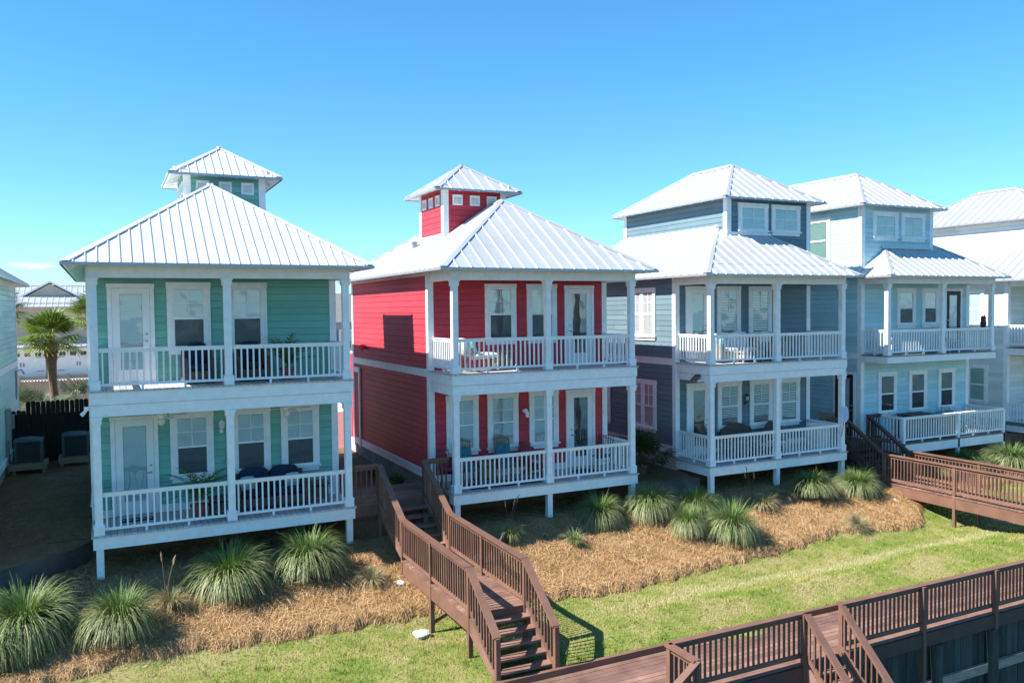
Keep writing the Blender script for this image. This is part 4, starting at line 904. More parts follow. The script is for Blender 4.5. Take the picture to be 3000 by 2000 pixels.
# ------------------------------------------------------------------ yard between the left houses
fz = thing('wood_fence', 'dark unpainted picket fence between pale mint and mint houses', 'fence', (-1.6, 12.4, 1)); pk = MB(); x = -2.93
while x < -.40: w_ = .135; t_ = 3.06 + rnd.uniform(-.015, .015) - (.30 if x < -2.6 else 0); pk.hexa([(x, 12.4, .6), (x + w_, 12.4, .6), (x + w_, 12.425, .6), (x, 12.425, .6), (x, 12.4, t_ - .03), (x + w_, 12.4, t_ - .03), (x + w_, 12.425, t_ - .03), (x, 12.425, t_ - .03)]).box(x + .025, x + w_ - .025, 12.4, 12.425, t_ - .03, t_); x += w_ + rnd.choice((.006, .008, .018, .006))
pk.build('picket', 'dark_fence', fz); MB().box(-2.93, -.37, 12.475, 12.49, .6, 2.6).build('backing_board', 'dark_fence', fz); MB().box(-2.93, -.36, 12.43, 12.47, 1.0, 1.1).box(-2.93, -.36, 12.43, 12.47, 2.5, 2.62).build('fence_rail', 'dark_fence', fz)
def ac(x, y, zg, label, slabel):
    st = thing('equipment_stand', slabel, 'stand', (x, y, zg), 'raised stands for the condensers'); zt = zg + .62
    MB().box(x - .52, x + .52, y - .45, y + .45, zt - .04, zt).box(x - .52, x + .52, y - .47, y - .42, zt - .2, zt - .042).box(x - .52, x + .52, y + .42, y + .47, zt - .2, zt - .042).build('platform', 'weathered_wood', st)
    for sx in (-1, 1):
        for sy in (-1, 1): MB().post(x + sx * .42, y + sy * .36, zg - .1, zt - .042, .1).build('leg', 'weathered_wood', st)
    a = thing('air_conditioner', label, 'air conditioner', (x, y, zt), 'outdoor condensers in the side yard'); z0 = zt + .002; z1 = zt + .74
    MB().box(x - .37, x + .37, y - .37, y + .37, z0 + .03, z1 - .06).build('coil', 'ac_fin', a)
    f = MB()
    for sx in (-1, 1):
        for sy in (-1, 1): f.box(*sorted((x + sx * .40, x + sx * .33)), *sorted((y + sy * .40, y + sy * .33)), z0, z1 - .05)
    f.box(x - .40, x + .40, y - .40, y + .40, z0, z0 + .03)
    for k in range(9): zz = z0 + .07 + k * .068; f.box(x - .395, x + .395, y - .385, y - .375, zz, zz + .008).box(x - .385, x - .375, y - .395, y + .395, zz, zz + .008).box(x + .375, x + .385, y - .395, y + .395, zz, zz + .008)
    f.build('cabinet', 'ac_grey', a)
    MB().box(x - .41, x + .41, y - .41, y + .41, z1 - .06, z1).lathe(x, y, [(.36, z1), (.30, z1 + .05), (.08, z1 + .065)], 16).build('fan_top', 'ac_grey', a)
ac(-2.32, 10.9, .62, 'air conditioner on stand beside the pale mint wall', 'wooden stand under the left condenser'); ac(-1.0, 11.6, .62, 'air conditioner on stand beside the mint house', 'wooden stand under the right condenser')
lf = thing('lattice_fence', 'beige fence with lattice top behind the palms', 'fence', (-2, 22, 1.2)); zb, zt = 1.0, 3.30
p = MB().box(-7, 4, 22, 22.05, zb, zt - .28).box(-7, 4, 21.98, 22.07, zt - .05, zt).box(-7, 4, 21.98, 22.07, zt - .30, zt - .25); p.build('panel', 'beige_fence', lf)
lt = MB()
for k in range(90):
    x = -7 + k * .125; lt.beam((x, 22.02, zt - .26), (x + .22, 22.02, zt - .04), .012, .03, (1, 0, -1)); lt.beam((x + .22, 22.035, zt - .26), (x, 22.035, zt - .04), .012, .03, (1, 0, 1))
lt.build('lattice', 'beige_fence', lf)
for x in (-5.4, -3.45, -1.55, .4, 2.4): MB().post(x, 21.97, zb, zt + .06, .13).build('fence_post', 'beige_fence', lf)
gar = thing('garage_building', 'beige two storey garage building with white carriage doors', 'building', (-3, 40, 2.0))
MB().box(-9, 3, 40, 48, 1.9, 6.75).build('wall', 'beige_wall', gar)
g_ = MB()
for k in range(60): g_.box(-9 + k * .2, -9 + k * .2 + .03, 39.985, 40, 4.7, 6.5)
g_.build('batten', 'beige_wall', gar)
hip_roof(gar, -9.5, 3.5, 39.4, 48.6, 6.50, .32, .34)
gb = MB().hexa([(-4.75, 41.62, 7.05), (-1.5, 41.62, 7.05), (-1.5, 41.8, 7.05), (-4.75, 41.8, 7.05), (-3.16, 41.62, 8.02), (-3.15, 41.62, 8.02), (-3.15, 41.8, 8.02), (-3.16, 41.8, 8.02)]); gb.build('gable', 'beige_wall', gar, fix=False)
gr = MB()
for sx in (-1, 1): gr.hexa([(-3.15 + sx * 1.85, 41.45, 7.02), (-3.15 + sx * 1.85, 45, 7.02), (-3.15 + sx * .001, 45, 8.10), (-3.15 + sx * .001, 41.45, 8.10), (-3.15 + sx * 1.85, 41.45, 7.14), (-3.15 + sx * 1.85, 45, 7.14), (-3.15 + sx * .001, 45, 8.22), (-3.15 + sx * .001, 41.45, 8.22)])
gr.build('gable_roof', 'white_trim', gar)
pr = MB().hexa([(-9.3, 38.9, 3.95), (3.3, 38.9, 3.95), (3.3, 39.99, 4.45), (-9.3, 39.99, 4.45), (-9.3, 38.9, 4.0), (3.3, 38.9, 4.0), (3.3, 39.99, 4.5), (-9.3, 39.99, 4.5)])
for k in range(40): x = -9.2 + k * .31; pr.hexa([(x, 38.9, 4.0), (x + .04, 38.9, 4.0), (x + .04, 39.99, 4.5), (x, 39.99, 4.5), (x, 38.9, 4.03), (x + .04, 38.9, 4.03), (x + .04, 39.99, 4.53), (x, 39.99, 4.53)])
pr.build('pent_roof', 'roof_metal', gar)
for a, b in ((-5.9, -3.55), (-2.8, -.4), (.1, 2.4)):
    d = MB().box(a - .1, a, 39.95, 40, 2.0, 3.85).box(b, b + .1, 39.95, 40, 2.0, 3.85).box(a - .1, b + .1, 39.95, 40, 3.75, 3.87).box(a, b, 39.97, 40.01, 2.0, 3.75).build('garage_door', 'white_door', gar)
    n = 4; ww = (b - a) / n
    for k in range(n):
        for (p0, p1) in ((.22, .49), (.51, .78)):
            for (q0, q1) in ((3.40, 3.50), (3.515, 3.62)): MB().box(a + (k + p0) * ww, a + (k + p1) * ww, 39.955, 39.968, q0, q1).build('door_window', 'dark_room', d)
    c_ = (a + b) / 2; MB().box(c_ - .10, c_ - .06, 39.93, 39.965, 2.75, 3.0).box(c_ + .06, c_ + .10, 39.93, 39.965, 2.75, 3.0).build('handle', 'black_metal', d)
    MB().box(a, a + .4, 39.94, 39.966, 2.45, 2.48).box(b - .4, b, 39.94, 39.966, 2.45, 2.48).box(a, a + .4, 39.94, 39.966, 3.3, 3.33).box(b - .4, b, 39.94, 39.966, 3.3, 3.33).build('strap_hinge', 'black_metal', d)
ba = thing('house', 'bright blue gabled house far behind the garage', 'house', (3, 52, 2)); MB().box(-2.6, 8, 52, 60, 1.9, 7.4).hexa([(-2.6, 52, 7.4), (8, 52, 7.4), (8, 60, 7.4), (-2.6, 60, 7.4), (2.69, 52, 9.6), (2.7, 52, 9.6), (2.7, 60, 9.6), (2.69, 60, 9.6)]).build('wall', 'blue_far_paint', ba)
MB().beam((-3.0, 51.8, 7.42), (2.7, 51.8, 9.79), .3, .16, (0, 0, 1)).beam((8.4, 51.8, 7.42), (2.7, 51.8, 9.79), .3, .16, (0, 0, 1)).build('barge_board', 'white_trim', ba)
MB().hexa([(-3.2, 51.9, 7.35), (2.7, 51.9, 9.82), (2.7, 60.3, 9.82), (-3.2, 60.3, 7.35), (-3.2, 51.9, 7.43), (2.7, 51.9, 9.9), (2.7, 60.3, 9.9), (-3.2, 60.3, 7.43)]).hexa([(8.6, 51.9, 7.35), (2.7, 51.9, 9.821), (2.7, 60.3, 9.821), (8.6, 60.3, 7.35), (8.6, 51.9, 7.43), (2.7, 51.9, 9.901), (2.7, 60.3, 9.901), (8.6, 60.3, 7.43)]).build('roof', 'metal_edge', ba)
gh = thing('house', 'grey house with dark shingle roof far behind between mint and red', 'house', (16, 44, 2)); MB().box(10, 26, 44, 54, 1.9, 5.4).build('wall', 'grey_far_paint', gh)
hip_roof(gh, 9.4, 26.6, 43.4, 54.6, 5.2, .42, 9, mat='shingle', caps=False)
for x in (14.2, 16.4, 18.6): window(gh, FRONT(44), x, x + 1.1, 2.9, 4.6); MB().box(x - .5, x - .05, 43.94, 44, 3.05, 4.6).box(x + 1.15, x + 1.6, 43.94, 44, 3.05, 4.6).build('shutter', 'slate_paint', gh)

# ------------------------------------------------------------------ porch furniture
def Rz(a): return Matrix.Rotation(a, 3, 'Z')
def at(x, y, z, a):
    m_ = Rz(a); return lambda u, d, v: tuple(Vector((x, y, z)) + m_ @ Vector((u, d, v)))
def armchair(x, y, z, a, label, wick='wicker', cush='dark_blue_cloth', group=None, w=.74, name='wicker_armchair', cat='armchair', pillows=None):
    o = thing(name, label, cat, (x, y, z), group); m = at(x, y, z, a); h = w / 2        # faces local -y
    MB().box(-h + .1, h - .1, -.36, .32, .08, .30, m).build('seat_base', wick, o)
    for s in (-1, 1): MB().box(*sorted((s * h, s * (h - .11))), -.36, .36, .06, .60, m).build('arm', wick, o)
    MB().hexa([m(*p) for p in ((-h + .02, .26, .10), (h - .02, .26, .10), (h - .02, .38, .10), (-h + .02, .38, .10), (-h + .02, .34, .80), (h - .02, .34, .80), (h - .02, .44, .80), (-h + .02, .44, .80))]).build('backrest', wick, o)
    n = max(1, round(w / .75)); cw = (w - .24) / n
    for i in range(n):
        c = -h + .12 + cw * (i + .5)
        MB().pillow(m(c, -.06, .385), cw - .01, .60, .16, Rz(a)).build('seat_cushion', cush, o, smooth=True); MB().pillow(m(c, .24, .68), cw - .01, .17, .58, Rz(a)).build('back_cushion', cush, o, smooth=True)
    if pillows:
        for (px, mm_) in pillows: MB().pillow(m(px, .08, .58), .42, .15, .40, Rz(a + .3)).build('throw_pillow', mm_, o, smooth=True)
    f = MB()
    for sx in (-1, 1):
        for sy in (-.32, .32): f = MB().box(sx * (h - .06) - .025, sx * (h - .06) + .025, sy - .025, sy + .025, 0, .062, m).build('foot', 'black_metal', o)
    return o
def potted_palm(x, y, z, label, h=1.0, seed=2, pot='terracotta', r_=.17):
    o = thing('potted_palm', label, 'potted plant', (x, y, z), 'potted palms on the porches')
    MB().lathe(x, y, [(r_ * .72, z + .002), (r_ * .95, z + .26), (r_ * 1.06, z + .26), (r_ * 1.06, z + .31), (r_ * .9, z + .30)], 16).build('pot', pot, o, smooth=False)
    rr = np.random.RandomState(seed); V = []; F = []; T = []; mb = MB()
    for k in range(20):
        az = k * 2.4; el = rr.uniform(.85, 1.5); L = h * rr.uniform(.42, .62); p = np.array([x, y, z + .3]); pr_ = [p + np.array([0, 0, h * .15 * rr.rand()])]
        for s in range(1, 7): d = el - s * .16; p = pr_[-1] + np.array([math.cos(az) * math.cos(d), math.sin(az) * math.cos(d), math.sin(d)]) * L / 6; pr_.append(p)
        side = np.array([-math.sin(az), math.cos(az), 0])
        mb.tube(pr_, .008, 4)
        for s in range(1, 7):
            for sg in (-1, 1):
                q = pr_[s]; dd = (pr_[s] - pr_[s - 1]); dd = dd / np.linalg.norm(dd); tip = q + side * sg * .12 * h * (1.15 - s / 9) + dd * .12 * h + np.array([0, 0, -.03]); n0 = len(V); w = dd * .035
                V += [q - w, q + w, tip, tip]; V[-1] = tip + dd * .004; F.append((n0, n0 + 1, n0 + 2, n0 + 3)); t = rr.uniform(.0, .35); T += [t] * 4
    raw_mesh('frond', np.array(V), np.array(F).ravel(), 4, 'frond', np.array(T), o, (x, y, z)); mb.build('stem', 'leaf_green', o)
GD, GU = 1.162, 4.332
armchair(1.98, 1.05, GU, 0, 'wicker armchair with navy cushions left on the mint balcony', group='navy cushioned wicker armchairs on mint balcony'); armchair(3.22, 1.05, GU, 0, 'wicker armchair with navy cushions right on the mint balcony', group='navy cushioned wicker armchairs on mint balcony')
potted_palm(4.02, .8, GU, 'potted palm on the mint balcony beside the right armchair', 1.5, 3)
potted_palm(1.90, .75, GD, 'potted palm in terracotta pot on the lower mint porch', 1.6, 5, r_=.2)
armchair(3.62, 1.12, GD, 0, 'long wicker sofa with navy cushions on lower mint porch', w=1.75, name='wicker_sofa', cat='sofa', pillows=[(-.55, 'pillow_print'), (.55, 'pillow_print')])
def side_table(x, y, z, w, d, h, mat, label, top=None, name='side_table'):
    o = thing(name, label, 'table', (x, y, z)); MB().box(x - w / 2, x + w / 2, y - d / 2, y + d / 2, z + h - .05, z + h).build('tabletop', top or mat, o)
    for sx in (-1, 1):
        for sy in (-1, 1): MB().post(x + sx * (w / 2 - .05), y + sy * (d / 2 - .05), z + .002, z + h - .05, .05).build('leg', mat, o)
    MB().box(x - w / 2 + .05, x + w / 2 - .05, y - d / 2 + .05, y + d / 2 - .05, z + .12, z + h - .1).build('apron', mat, o)
    return o
side_table(4.78, 1.1, GD, .5, .5, .5, 'wicker', 'dark wicker side table right of the lower mint sofa'); side_table(2.42, .8, GD, .62, .5, .42, 'wicker', 'dark wicker ottoman table beside the lower mint potted palm')
o = thing('doormat', 'black doormat with pale dots at the lower mint door', 'doormat', (.55, 1.2, GD)); MB().box(.2, .92, 1.02, 1.36, GD + .002, GD + .016).build('mat', 'black_mat', o)
for k in range(5): MB().lathe(.27 + k * .145, 1.19, [(.035, GD + .0165), (.034, GD + .019)], 8).build('dot', 'white_cloth', o)
def fan(x, y, z, label, rz):
    o = thing('ceiling_fan', label, 'ceiling fan', (x, y, z), 'white ceiling fans under the mint balcony')
    MB().tube([(x, y, z + .16), (x, y, z)], .02, 6).lathe(x, y, [(.06, z - .10), (.12, z - .08), (.13, z - .01), (.06, z + .02)], 14).build('motor', 'white_trim', o)
    m = at(x, y, z, rz)
    for k in range(4):
        a = k * math.pi / 2; ca, sa = math.cos(a), math.sin(a); q = lambda u, w_, v: m(u * ca - w_ * sa, u * sa + w_ * ca, v)
        MB().hexa([q(.10, -.03, -.055), q(.62, -.07, -.075), q(.62, .07, -.045), q(.10, .03, -.045), q(.10, -.03, -.047), q(.62, -.07, -.067), q(.62, .07, -.037), q(.10, .03, -.037)]).build('blade', 'white_trim', o)
    MB().lathe(x, y, [(.03, z - .27), (.075, z - .23), (.085, z - .15), (.06, z - .10)], 12).build('lamp_shade', 'lamp_glass', o, smooth=True)
fan(1.12, .85, 3.66, 'ceiling fan near the lower mint door', .4); fan(4.0, .85, 3.66, 'ceiling fan at the right of the lower mint porch', .15)
# red house furniture
o = thing('rattan_chair', 'low rattan lounge chair with white cushions on the red balcony', 'lounge chair', (9.2, .8, GU)); mb = MB(); x, y, z = 9.15, .85, GU + .002
for k in range(14):
    a = k / 13 * math.pi * 1.25 + 2.4; mb.tube([(x + .55 * math.cos(a), y + .36 * math.sin(a), z), (x + .62 * math.cos(a + .15), y + .4 * math.sin(a + .15), z + .25), (x + .62 * math.cos(a), y + .4 * math.sin(a), z + .36 + (.32 if math.cos(a) < -.2 else 0))], .012, 5)
mb.build('frame', 'tan_wicker', o)
for zz in (.02, .34): MB().tube([(x + .6 * math.cos(k * .3), y + .4 * math.sin(k * .3), z + zz) for k in range(22)], .016, 5).build('ring', 'tan_wicker', o)
MB().pillow((x + .2, y - .05, z + .42), .85, .62, .16).build('seat_cushion', 'white_cloth', o, smooth=True)
MB().pillow((x - .38, y, z + .66), .22, .60, .52, Matrix.Rotation(-.35, 3, 'Y')).build('back_cushion', 'white_cloth', o, smooth=True); MB().pillow((x - .18, y - .12, z + .66), .14, .42, .42, Matrix.Rotation(-.5, 3, 'Y')).build('throw_pillow', 'pattern_cloth', o, smooth=True)
side_table(10.12, 1.1, GU, .45, .4, .52, 'tan_wicker', 'small rattan table right of the lounge chair on red balcony')
def rocker(x, y, z, a, label):
    o = thing('rocking_chair', label, 'rocking chair', (x, y, z), 'rocking chairs with teal cushions on red porch'); m = at(x, y, z, a)
    for s in (-1, 1):
        MB().tube([m(s * .25, -.42, .07), m(s * .25, -.2, .025), m(s * .25, .1, .022), m(s * .25, .45, .10)], .02, 5).build('rocker', 'natural_wood', o)
        MB().tube([m(s * .25, -.24, .03), m(s * .26, -.26, .62)], .02, 6).build('leg', 'natural_wood', o)
        MB().tube([m(s * .25, .2, .03), m(s * .23, .24, .45), m(s * .22, .42, 1.12)], .02, 6).build('back_post', 'natural_wood', o)
        MB().box(*sorted((s * .22, s * .31)), -.32, .28, .615, .645, m).build('armrest', 'natural_wood', o)
    MB().box(-.26, .26, -.28, .24, .39, .42, m).build('seat', 'natural_wood', o)
    b = MB().tube([m(-.24, .42, 1.10), m(0, .44, 1.17), m(.24, .42, 1.10)], .035, 6)
    for k in range(9): b.tube([m(-.2 + k * .05, .25, .45), m(-.2 + k * .05, .41, 1.08)], .010, 5)
    b.build('backrest', 'natural_wood', o)
    MB().pillow(m(0, -.03, .46), .48, .50, .09, Rz(a)).build('seat_cushion', 'teal_cloth', o, smooth=True); MB().pillow(m(0, .26, .74), .44, .08, .56, Rz(a) @ Matrix.Rotation(-.22, 3, 'X')).build('back_cushion', 'teal_cloth', o, smooth=True)
rocker(8.95, 1.0, 1.175, .0, 'wooden rocking chair nearest the stairs on lower red porch'); rocker(10.15, 1.05, 1.175, -.1, 'wooden rocking chair under the middle window on lower red porch')
side_table(9.58, 1.2, 1.172, .42, .42, .5, 'natural_wood', 'small wooden table between the two rocking chairs')
o = thing('adirondack_chair', 'red slatted adirondack chair on lower red porch', 'garden chair', (11.25, 1.15, 1.172)); m = at(11.25, 1.15, 1.173, .45)
for s in (-1, 1):
    MB().box(*sorted((s * .36, s * .22)), -.38, .35, .52, .545, m).build('armrest', 'red_wood', o); MB().box(*sorted((s * .33, s * .29)), -.34, -.24, 0, .52, m).build('leg', 'red_wood', o)
    MB().hexa([m(*p) for p in ((s * .27, -.36, .28), (s * .30, -.36, .28), (s * .30, .45, .02), (s * .27, .45, .02), (s * .27, -.36, .37), (s * .30, -.36, .37), (s * .30, .45, .12), (s * .27, .45, .12))]).build('side_rail', 'red_wood', o)
b = MB()
for k in range(6): u = -.25 + k * .1; hh = .98 - abs(u) * .5; b.hexa([m(*p) for p in ((u - .044, .18, .2), (u + .044, .18, .2), (u + .044, .205, .2), (u - .044, .205, .2), (u * 1.25 - .05, .46, hh), (u * 1.25 + .05, .46, hh), (u * 1.25 + .05, .485, hh), (u * 1.25 - .05, .485, hh))])
b.build('backrest', 'red_wood', o); b = MB()
for k in range(5): b.box(-.28, .28, -.36 + k * .12, -.26 + k * .12, .375 - k * .04, .395 - k * .04, m)
b.build('seat', 'red_wood', o); MB().pillow(m(0, .0, .42), .46, .42, .08, Rz(.45)).build('seat_cushion', 'white_cloth', o, smooth=True)
tag(MB().box(8.75, 10.9, .28, .95, 1.174, 1.183).build('rug', 'rug'), 'dark patterned rug under the rocking chairs on red porch', 'rug')
tag(MB().lathe(12.72, .95, [(.40, 1.173), (.40, 1.188), (.36, 1.192)], 24).build('round_mat', 'black_mat'), 'round black mat before the lower red door', 'mat')
def metal_chair(x, y, z, a, label, group=None, mat='black_metal', cush=None, round_back=False, name='metal_chair'):
    o = thing(name, label, 'chair', (x, y, z), group); m = at(x, y, z, a); f = MB()
    for s in (-1, 1):
        MB().tube([m(s * .24, -.24, .002), m(s * .25, -.25, .42), m(s * .27, -.25, .62), m(s * .27, .18, .64)], .014, 6).build('armrest', mat, o)
        MB().tube([m(s * .24, .24, .002), m(s * .22, .20, .43)], .014, 6).build('leg', mat, o)
    if round_back:
        pts = [m(.30 * math.cos(t_), .26 + .04 * math.sin(t_), .55 + .48 * math.sin(t_)) for t_ in [k * math.pi / 10 for k in range(11)]]
        MB().poly([m(.30 * math.cos(k * math.pi / 12), .26 + .06 * math.sin(k * math.pi / 12), .45 + .55 * math.sin(k * math.pi / 12)) for k in range(13)]).tube(pts, .02, 6).build('backrest', mat, o, fix=False)
    else:
        b = MB().tube([m(-.24, .22, .42), m(-.23, .36, .98), m(.23, .36, .98), m(.24, .22, .42)], .014, 6)
        for k in range(1, 6): b.tube([m(-.24 + k * .08, .22, .44), m(-.23 + k * .077, .355, .97)], .007, 4)
        b.build('backrest', mat, o)
    MB().box(-.25, .25, -.26, .23, .41, .435, m).build('seat', mat, o)
    if cush: MB().pillow(m(0, -.02, .475), .46, .46, .08, Rz(a)).build('seat_cushion', cush, o, smooth=True)
    return o
metal_chair(13.35, 1.0, 1.174, -.9, 'black metal chair at the right end of lower red porch'); metal_chair(8.42, .85, 1.174, .5, 'black metal chair at the stair end of lower red porch', cush='red_wood')
# slate house furniture
SU, SD = 4.242, 1.092
armchair(18.45, .95, SU, 0.0, 'pale wicker sofa with grey cushions on slate balcony', 'grey_wicker', 'white_cloth', w=1.7, name='wicker_sofa', cat='sofa', pillows=[(-.4, 'pattern_cloth')])
armchair(19.95, .95, SU, .1, 'pale wicker armchair right of the slate balcony sofa', 'grey_wicker', 'white_cloth')
side_table(18.6, .42, SU, .9, .4, .36, 'grey_wicker', 'low pale wicker table before the slate balcony sofa')
potted_palm(20.75, 1.25, SU, 'leafy potted plant in dark pot on the slate balcony', 1.2, 9, 'ac_grey')
GG = 'dark round backed chairs on lower slate porch'
metal_chair(17.55, 1.05, SD, .3, 'dark round backed chair left of slate loveseat', GG, 'wicker', 'teal_cloth', True, 'round_chair'); metal_chair(20.35, 1.05, SD, -.1, 'dark round backed chair right of slate loveseat', GG, 'wicker', 'teal_cloth', True, 'round_chair')
o = thing('loveseat', 'dark loveseat with arched back on lower slate porch', 'loveseat', (18.95, 1.1, SD)); m = at(18.95, 1.1, SD, 0)
MB().hexa([m(*p) for p in ((-.62, -.3, .10), (.62, -.3, .10), (.62, .3, .10), (-.62, .3, .10), (-.62, -.3, .40), (.62, -.3, .40), (.62, .3, .40), (-.62, .3, .40))]).build('seat_base', 'wicker', o)
bp_ = [(-.66, .28, .10)] + [(-.66 + 1.32 * k / 12, .28 + .08, .82 + .22 * math.sin(math.pi * k / 12)) for k in range(13)] + [(.66, .28, .10)]
b = MB(); b.poly([m(*p) for p in bp_]); b.poly([m(p[0], p[1] + .06, p[2]) for p in bp_])
for k in range(len(bp_) - 1): b.quad(m(*bp_[k]), m(*bp_[k + 1]), m(bp_[k + 1][0], bp_[k + 1][1] + .06, bp_[k + 1][2]), m(bp_[k][0], bp_[k][1] + .06, bp_[k][2]))
b.build('backrest', 'wicker', o, fix=False)
for s in (-1, 1): MB().box(*sorted((s * .68, s * .58)), -.32, .3, .05, .62, m).build('arm', 'wicker', o); MB().pillow(m(s * .29, -.02, .46), .56, .56, .12).build('seat_cushion', 'teal_cloth', o, smooth=True)
side_table(19.6, .5, SD, .7, .45, .42, 'wicker', 'dark wicker table with glass top on lower slate porch', 'pale_panel')
o = thing('storage_box', 'white plastic box at right end of lower slate porch', 'box', (22.0, .75, SD)); MB().box(21.72, 22.18, .5, 1.0, SD + .002, SD + .80).build('box_body', 'white_cloth', o); MB().box(21.69, 22.21, .47, 1.03, SD + .80, SD + .88).build('lid', 'white_trim', o)
o = thing('hand_net', 'blue white hand net propped on the right slate column', 'net', (22.35, -.05, 2.0)); MB().tube([(22.22, -.02, 1.6), (22.3, -.04, 2.10)], .012, 6).build('handle', 'natural_wood', o)
MB().tube([(22.36 + .15 * math.sin(k * .4488), -.045, 2.36 + .27 * math.cos(k * .4488)) for k in range(15)], .012, 5).build('hoop', 'white_trim', o)
MB().poly([(22.36 + .145 * math.sin(k * .4488), -.045, 2.36 + .265 * math.cos(k * .4488)) for k in range(14)]).build('netting', 'net_blue', o, fix=False)
o = thing('folding_chair', 'weathered canvas folding chair on landing beside sky blue house', 'chair', (24.0, 2.2, 1.1)); m = at(23.9, 2.2, 1.102, -.9)
for s in (-1, 1): MB().tube([m(s * .26, -.3, 0), m(s * .26, .35, .95)], .016, 6).build('frame', 'natural_wood', o); MB().tube([m(s * .24, .32, 0), m(s * .24, -.3, .52)], .016, 6).build('leg', 'natural_wood', o); MB().box(s * .27 - .03, s * .27 + .03, -.3, .2, .55, .575, m).build('armrest', 'natural_wood', o)
MB().hexa([m(*p) for p in ((-.24, -.28, .40), (.24, -.28, .40), (.24, .12, .32), (-.24, .12, .32), (-.24, -.28, .41), (.24, -.28, .41), (.24, .12, .33), (-.24, .12, .33))]).build('seat', 'tan_wicker', o)
MB().hexa([m(*p) for p in ((-.24, .12, .40), (.24, .12, .40), (.24, .33, .93), (-.24, .33, .93), (-.24, .13, .40), (.24, .13, .40), (.24, .34, .93), (-.24, .34, .93))]).build('backrest', 'tan_wicker', o)
# sky blue house furniture
side_table(27.2, .95, 1.102, 1.3, .7, .86, 'wicker', 'dark brown table on the sky blue lower deck'); metal_chair(29.1, .8, 1.102, 0, 'black sling chair under right window of sky blue deck', None, 'black_metal', 'black_mat'); metal_chair(29.9, .8, 1.102, .3, 'white chair at right end of the sky blue deck', None, 'white_trim', 'white_cloth')
armchair(28.0, .62, 1.102, 3.14, 'bench with turquoise cushions on the sky blue deck', 'tan_wicker', 'teal_cloth', w=1.3, name='bench', cat='bench')
metal_chair(25.6, 1.05, 4.212, .6, 'white metal chair at left end of the sky blue balcony', None, 'white_trim', 'white_cloth'); metal_chair(29.1, 1.05, 4.212, 0, 'cream chair beside door on the sky blue balcony', None, 'white_trim', 'tan_wicker')
o = thing('owl_decoy', 'black owl decoy perched on the sky blue balcony rail', 'decoy', (30.45, bp + .115, 5.13)); x, y, z = 30.45, bp + .115, 5.132
MB().lathe(x, y, [(.07, z), (.10, z + .06), (.115, z + .16), (.09, z + .26), (.085, z + .30), (.10, z + .36), (.085, z + .42), (.03, z + .44)], 14).build('body', 'black_metal', o, smooth=True)
for s in (-1, 1): MB().tube([(x + s * .06, y, z + .40), (x + s * .075, y, z + .50)], [.03, .004], 6).build('ear', 'black_metal', o)

# ------------------------------------------------------------------ light, sky, camera
SUN = Vector((-1, .09, 1.06)).normalized()
el = math.asin(SUN.z); rot = math.atan2(SUN.x, SUN.y)
w = bpy.data.worlds.new('World'); scene.world = w; w.use_nodes = True; nt = w.node_tree; bg = nt.nodes['Background']
sk = ND(nt, 'ShaderNodeTexSky', sky_type='NISHITA'); sk.sun_disc = False; sk.sun_elevation = el; sk.sun_rotation = rot % (2 * math.pi)
sk.air_density = 1.0; sk.dust_density = .05; sk.ozone_density = 3.0; sk.altitude = 0
gm = ND(nt, 'ShaderNodeGamma'); gm.inputs['Gamma'].default_value = .76; nt.links.new(sk.outputs[0], gm.inputs['Color'])
hs = ND(nt, 'ShaderNodeHueSaturation'); hs.inputs['Saturation'].default_value = 1.4; nt.links.new(gm.outputs[0], hs.inputs['Color'])
mu = ND(nt, 'ShaderNodeMix', data_type='RGBA', blend_type='MULTIPLY'); mu.inputs[0].default_value = 1; nt.links.new(hs.outputs[0], mu.inputs[6]); mu.inputs[7].default_value = (.60, .945, 1.04, 1)
sp = ND(nt, 'ShaderNodeSeparateColor'); nt.links.new(mu.outputs[2], sp.inputs[0]); cb = ND(nt, 'ShaderNodeCombineColor')
def mth(op, a, k=None, b=None):
    q = ND(nt, 'ShaderNodeMath', operation=op); nt.links.new(a, q.inputs[0])
    if b is not None: nt.links.new(b, q.inputs[1])
    else: q.inputs[1].default_value = k
    return q.outputs[0]
Gc = sp.outputs[1]      # clear maritime air: no yellow band at the horizon
nt.links.new(mth('MINIMUM', sp.outputs[0], b=mth('MULTIPLY', Gc, .84)), cb.inputs[0]); nt.links.new(Gc, cb.inputs[1]); nt.links.new(mth('MAXIMUM', sp.outputs[2], b=mth('MULTIPLY', Gc, 1.10)), cb.inputs[2])
# one thin wisp of cloud low over the left roofs
tc = ND(nt, 'ShaderNodeTexCoord'); CD = Vector((-.068, .99636, .05146)).normalized(); CR = Vector((CD.y, -CD.x, 0)).normalized(); CU = CR.cross(CD)
def dotv(v):
    d = ND(nt, 'ShaderNodeVectorMath', operation='DOT_PRODUCT'); nt.links.new(tc.outputs['Generated'], d.inputs[0]); d.inputs[1].default_value = v; return d.outputs['Value']
def mathn(op, a, b):
    m_ = ND(nt, 'ShaderNodeMath', operation=op); m_.use_clamp = False
    for i, q in enumerate((a, b)):
        if isinstance(q, (int, float)): m_.inputs[i].default_value = q
        else: nt.links.new(q, m_.inputs[i])
    return m_.outputs[0]
du = mathn('DIVIDE', dotv(CR), .030); dv = mathn('DIVIDE', dotv(CU), .0045); r2_ = mathn('ADD', mathn('MULTIPLY', du, du), mathn('MULTIPLY', dv, dv))
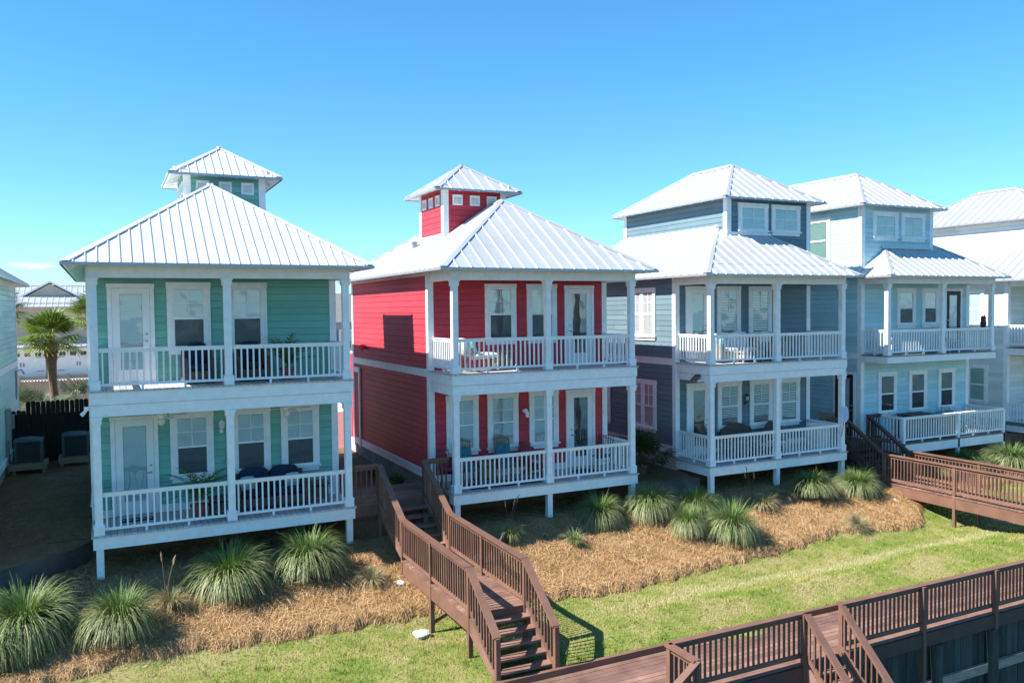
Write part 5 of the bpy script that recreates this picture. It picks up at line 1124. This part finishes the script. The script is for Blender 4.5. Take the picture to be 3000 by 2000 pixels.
mp = ND(nt, 'ShaderNodeMapping'); mp.inputs['Scale'].default_value = (40, 40, 160); nt.links.new(tc.outputs['Generated'], mp.inputs['Vector'])
nz = noise(nt, mp.outputs['Vector'], 1.2, 4); msk = ND(nt, 'ShaderNodeMapRange'); nt.links.new(mathn('SUBTRACT', mathn('MULTIPLY', nz, 1.6), r2_), msk.inputs[0]); msk.inputs[1].default_value = .0; msk.inputs[2].default_value = .9; msk.inputs[3].default_value = 0; msk.inputs[4].default_value = .6
fwd = mathn('GREATER_THAN', dotv(CD), .9); cm = mix(nt, mathn('MULTIPLY', msk.outputs[0], fwd), cb.outputs[0], (4.2, 4.3, 4.4))
nt.links.new(cm, bg.inputs['Color']); bg.inputs['Strength'].default_value = .14
ld = bpy.data.lights.new('sun', 'SUN'); ld.energy = 5.0; ld.angle = R(.5); ld.color = (1, .95, .87)
lo = bpy.data.objects.new('sun', ld); COL.objects.link(lo); lo.rotation_euler = SUN.to_track_quat('Z', 'Y').to_euler(); lo.location = (-40, 0, 50)
pitch, roll, yaw = 3.82212223e-02, -1.06574064e-02, 4.57806710e-01
fw = Vector((math.sin(yaw) * math.cos(pitch), math.cos(yaw) * math.cos(pitch), -math.sin(pitch))); rt = Vector((math.cos(yaw), -math.sin(yaw), 0)); uv = rt.cross(fw)
r2 = rt * math.cos(roll) + uv * math.sin(roll); u2 = -rt * math.sin(roll) + uv * math.cos(roll)
cam = bpy.data.cameras.new('camera'); cam.lens = 2417.26 / 3000 * 36; cam.sensor_width = 36; cam.clip_end = 3000; cam.clip_start = .1
co = bpy.data.objects.new('camera', cam); COL.objects.link(co)
co.matrix_world = Matrix(((r2.x, u2.x, -fw.x, 0), (r2.y, u2.y, -fw.y, -20), (r2.z, u2.z, -fw.z, 6), (0, 0, 0, 1)))
scene.camera = co
vs = scene.view_settings; vs.view_transform = 'Standard'; vs.look = 'None'; vs.exposure = 1.15; vs.gamma = 1; vs.use_curve_mapping = False
for o in bpy.data.objects:
    if '_o' in o: del o['_o']
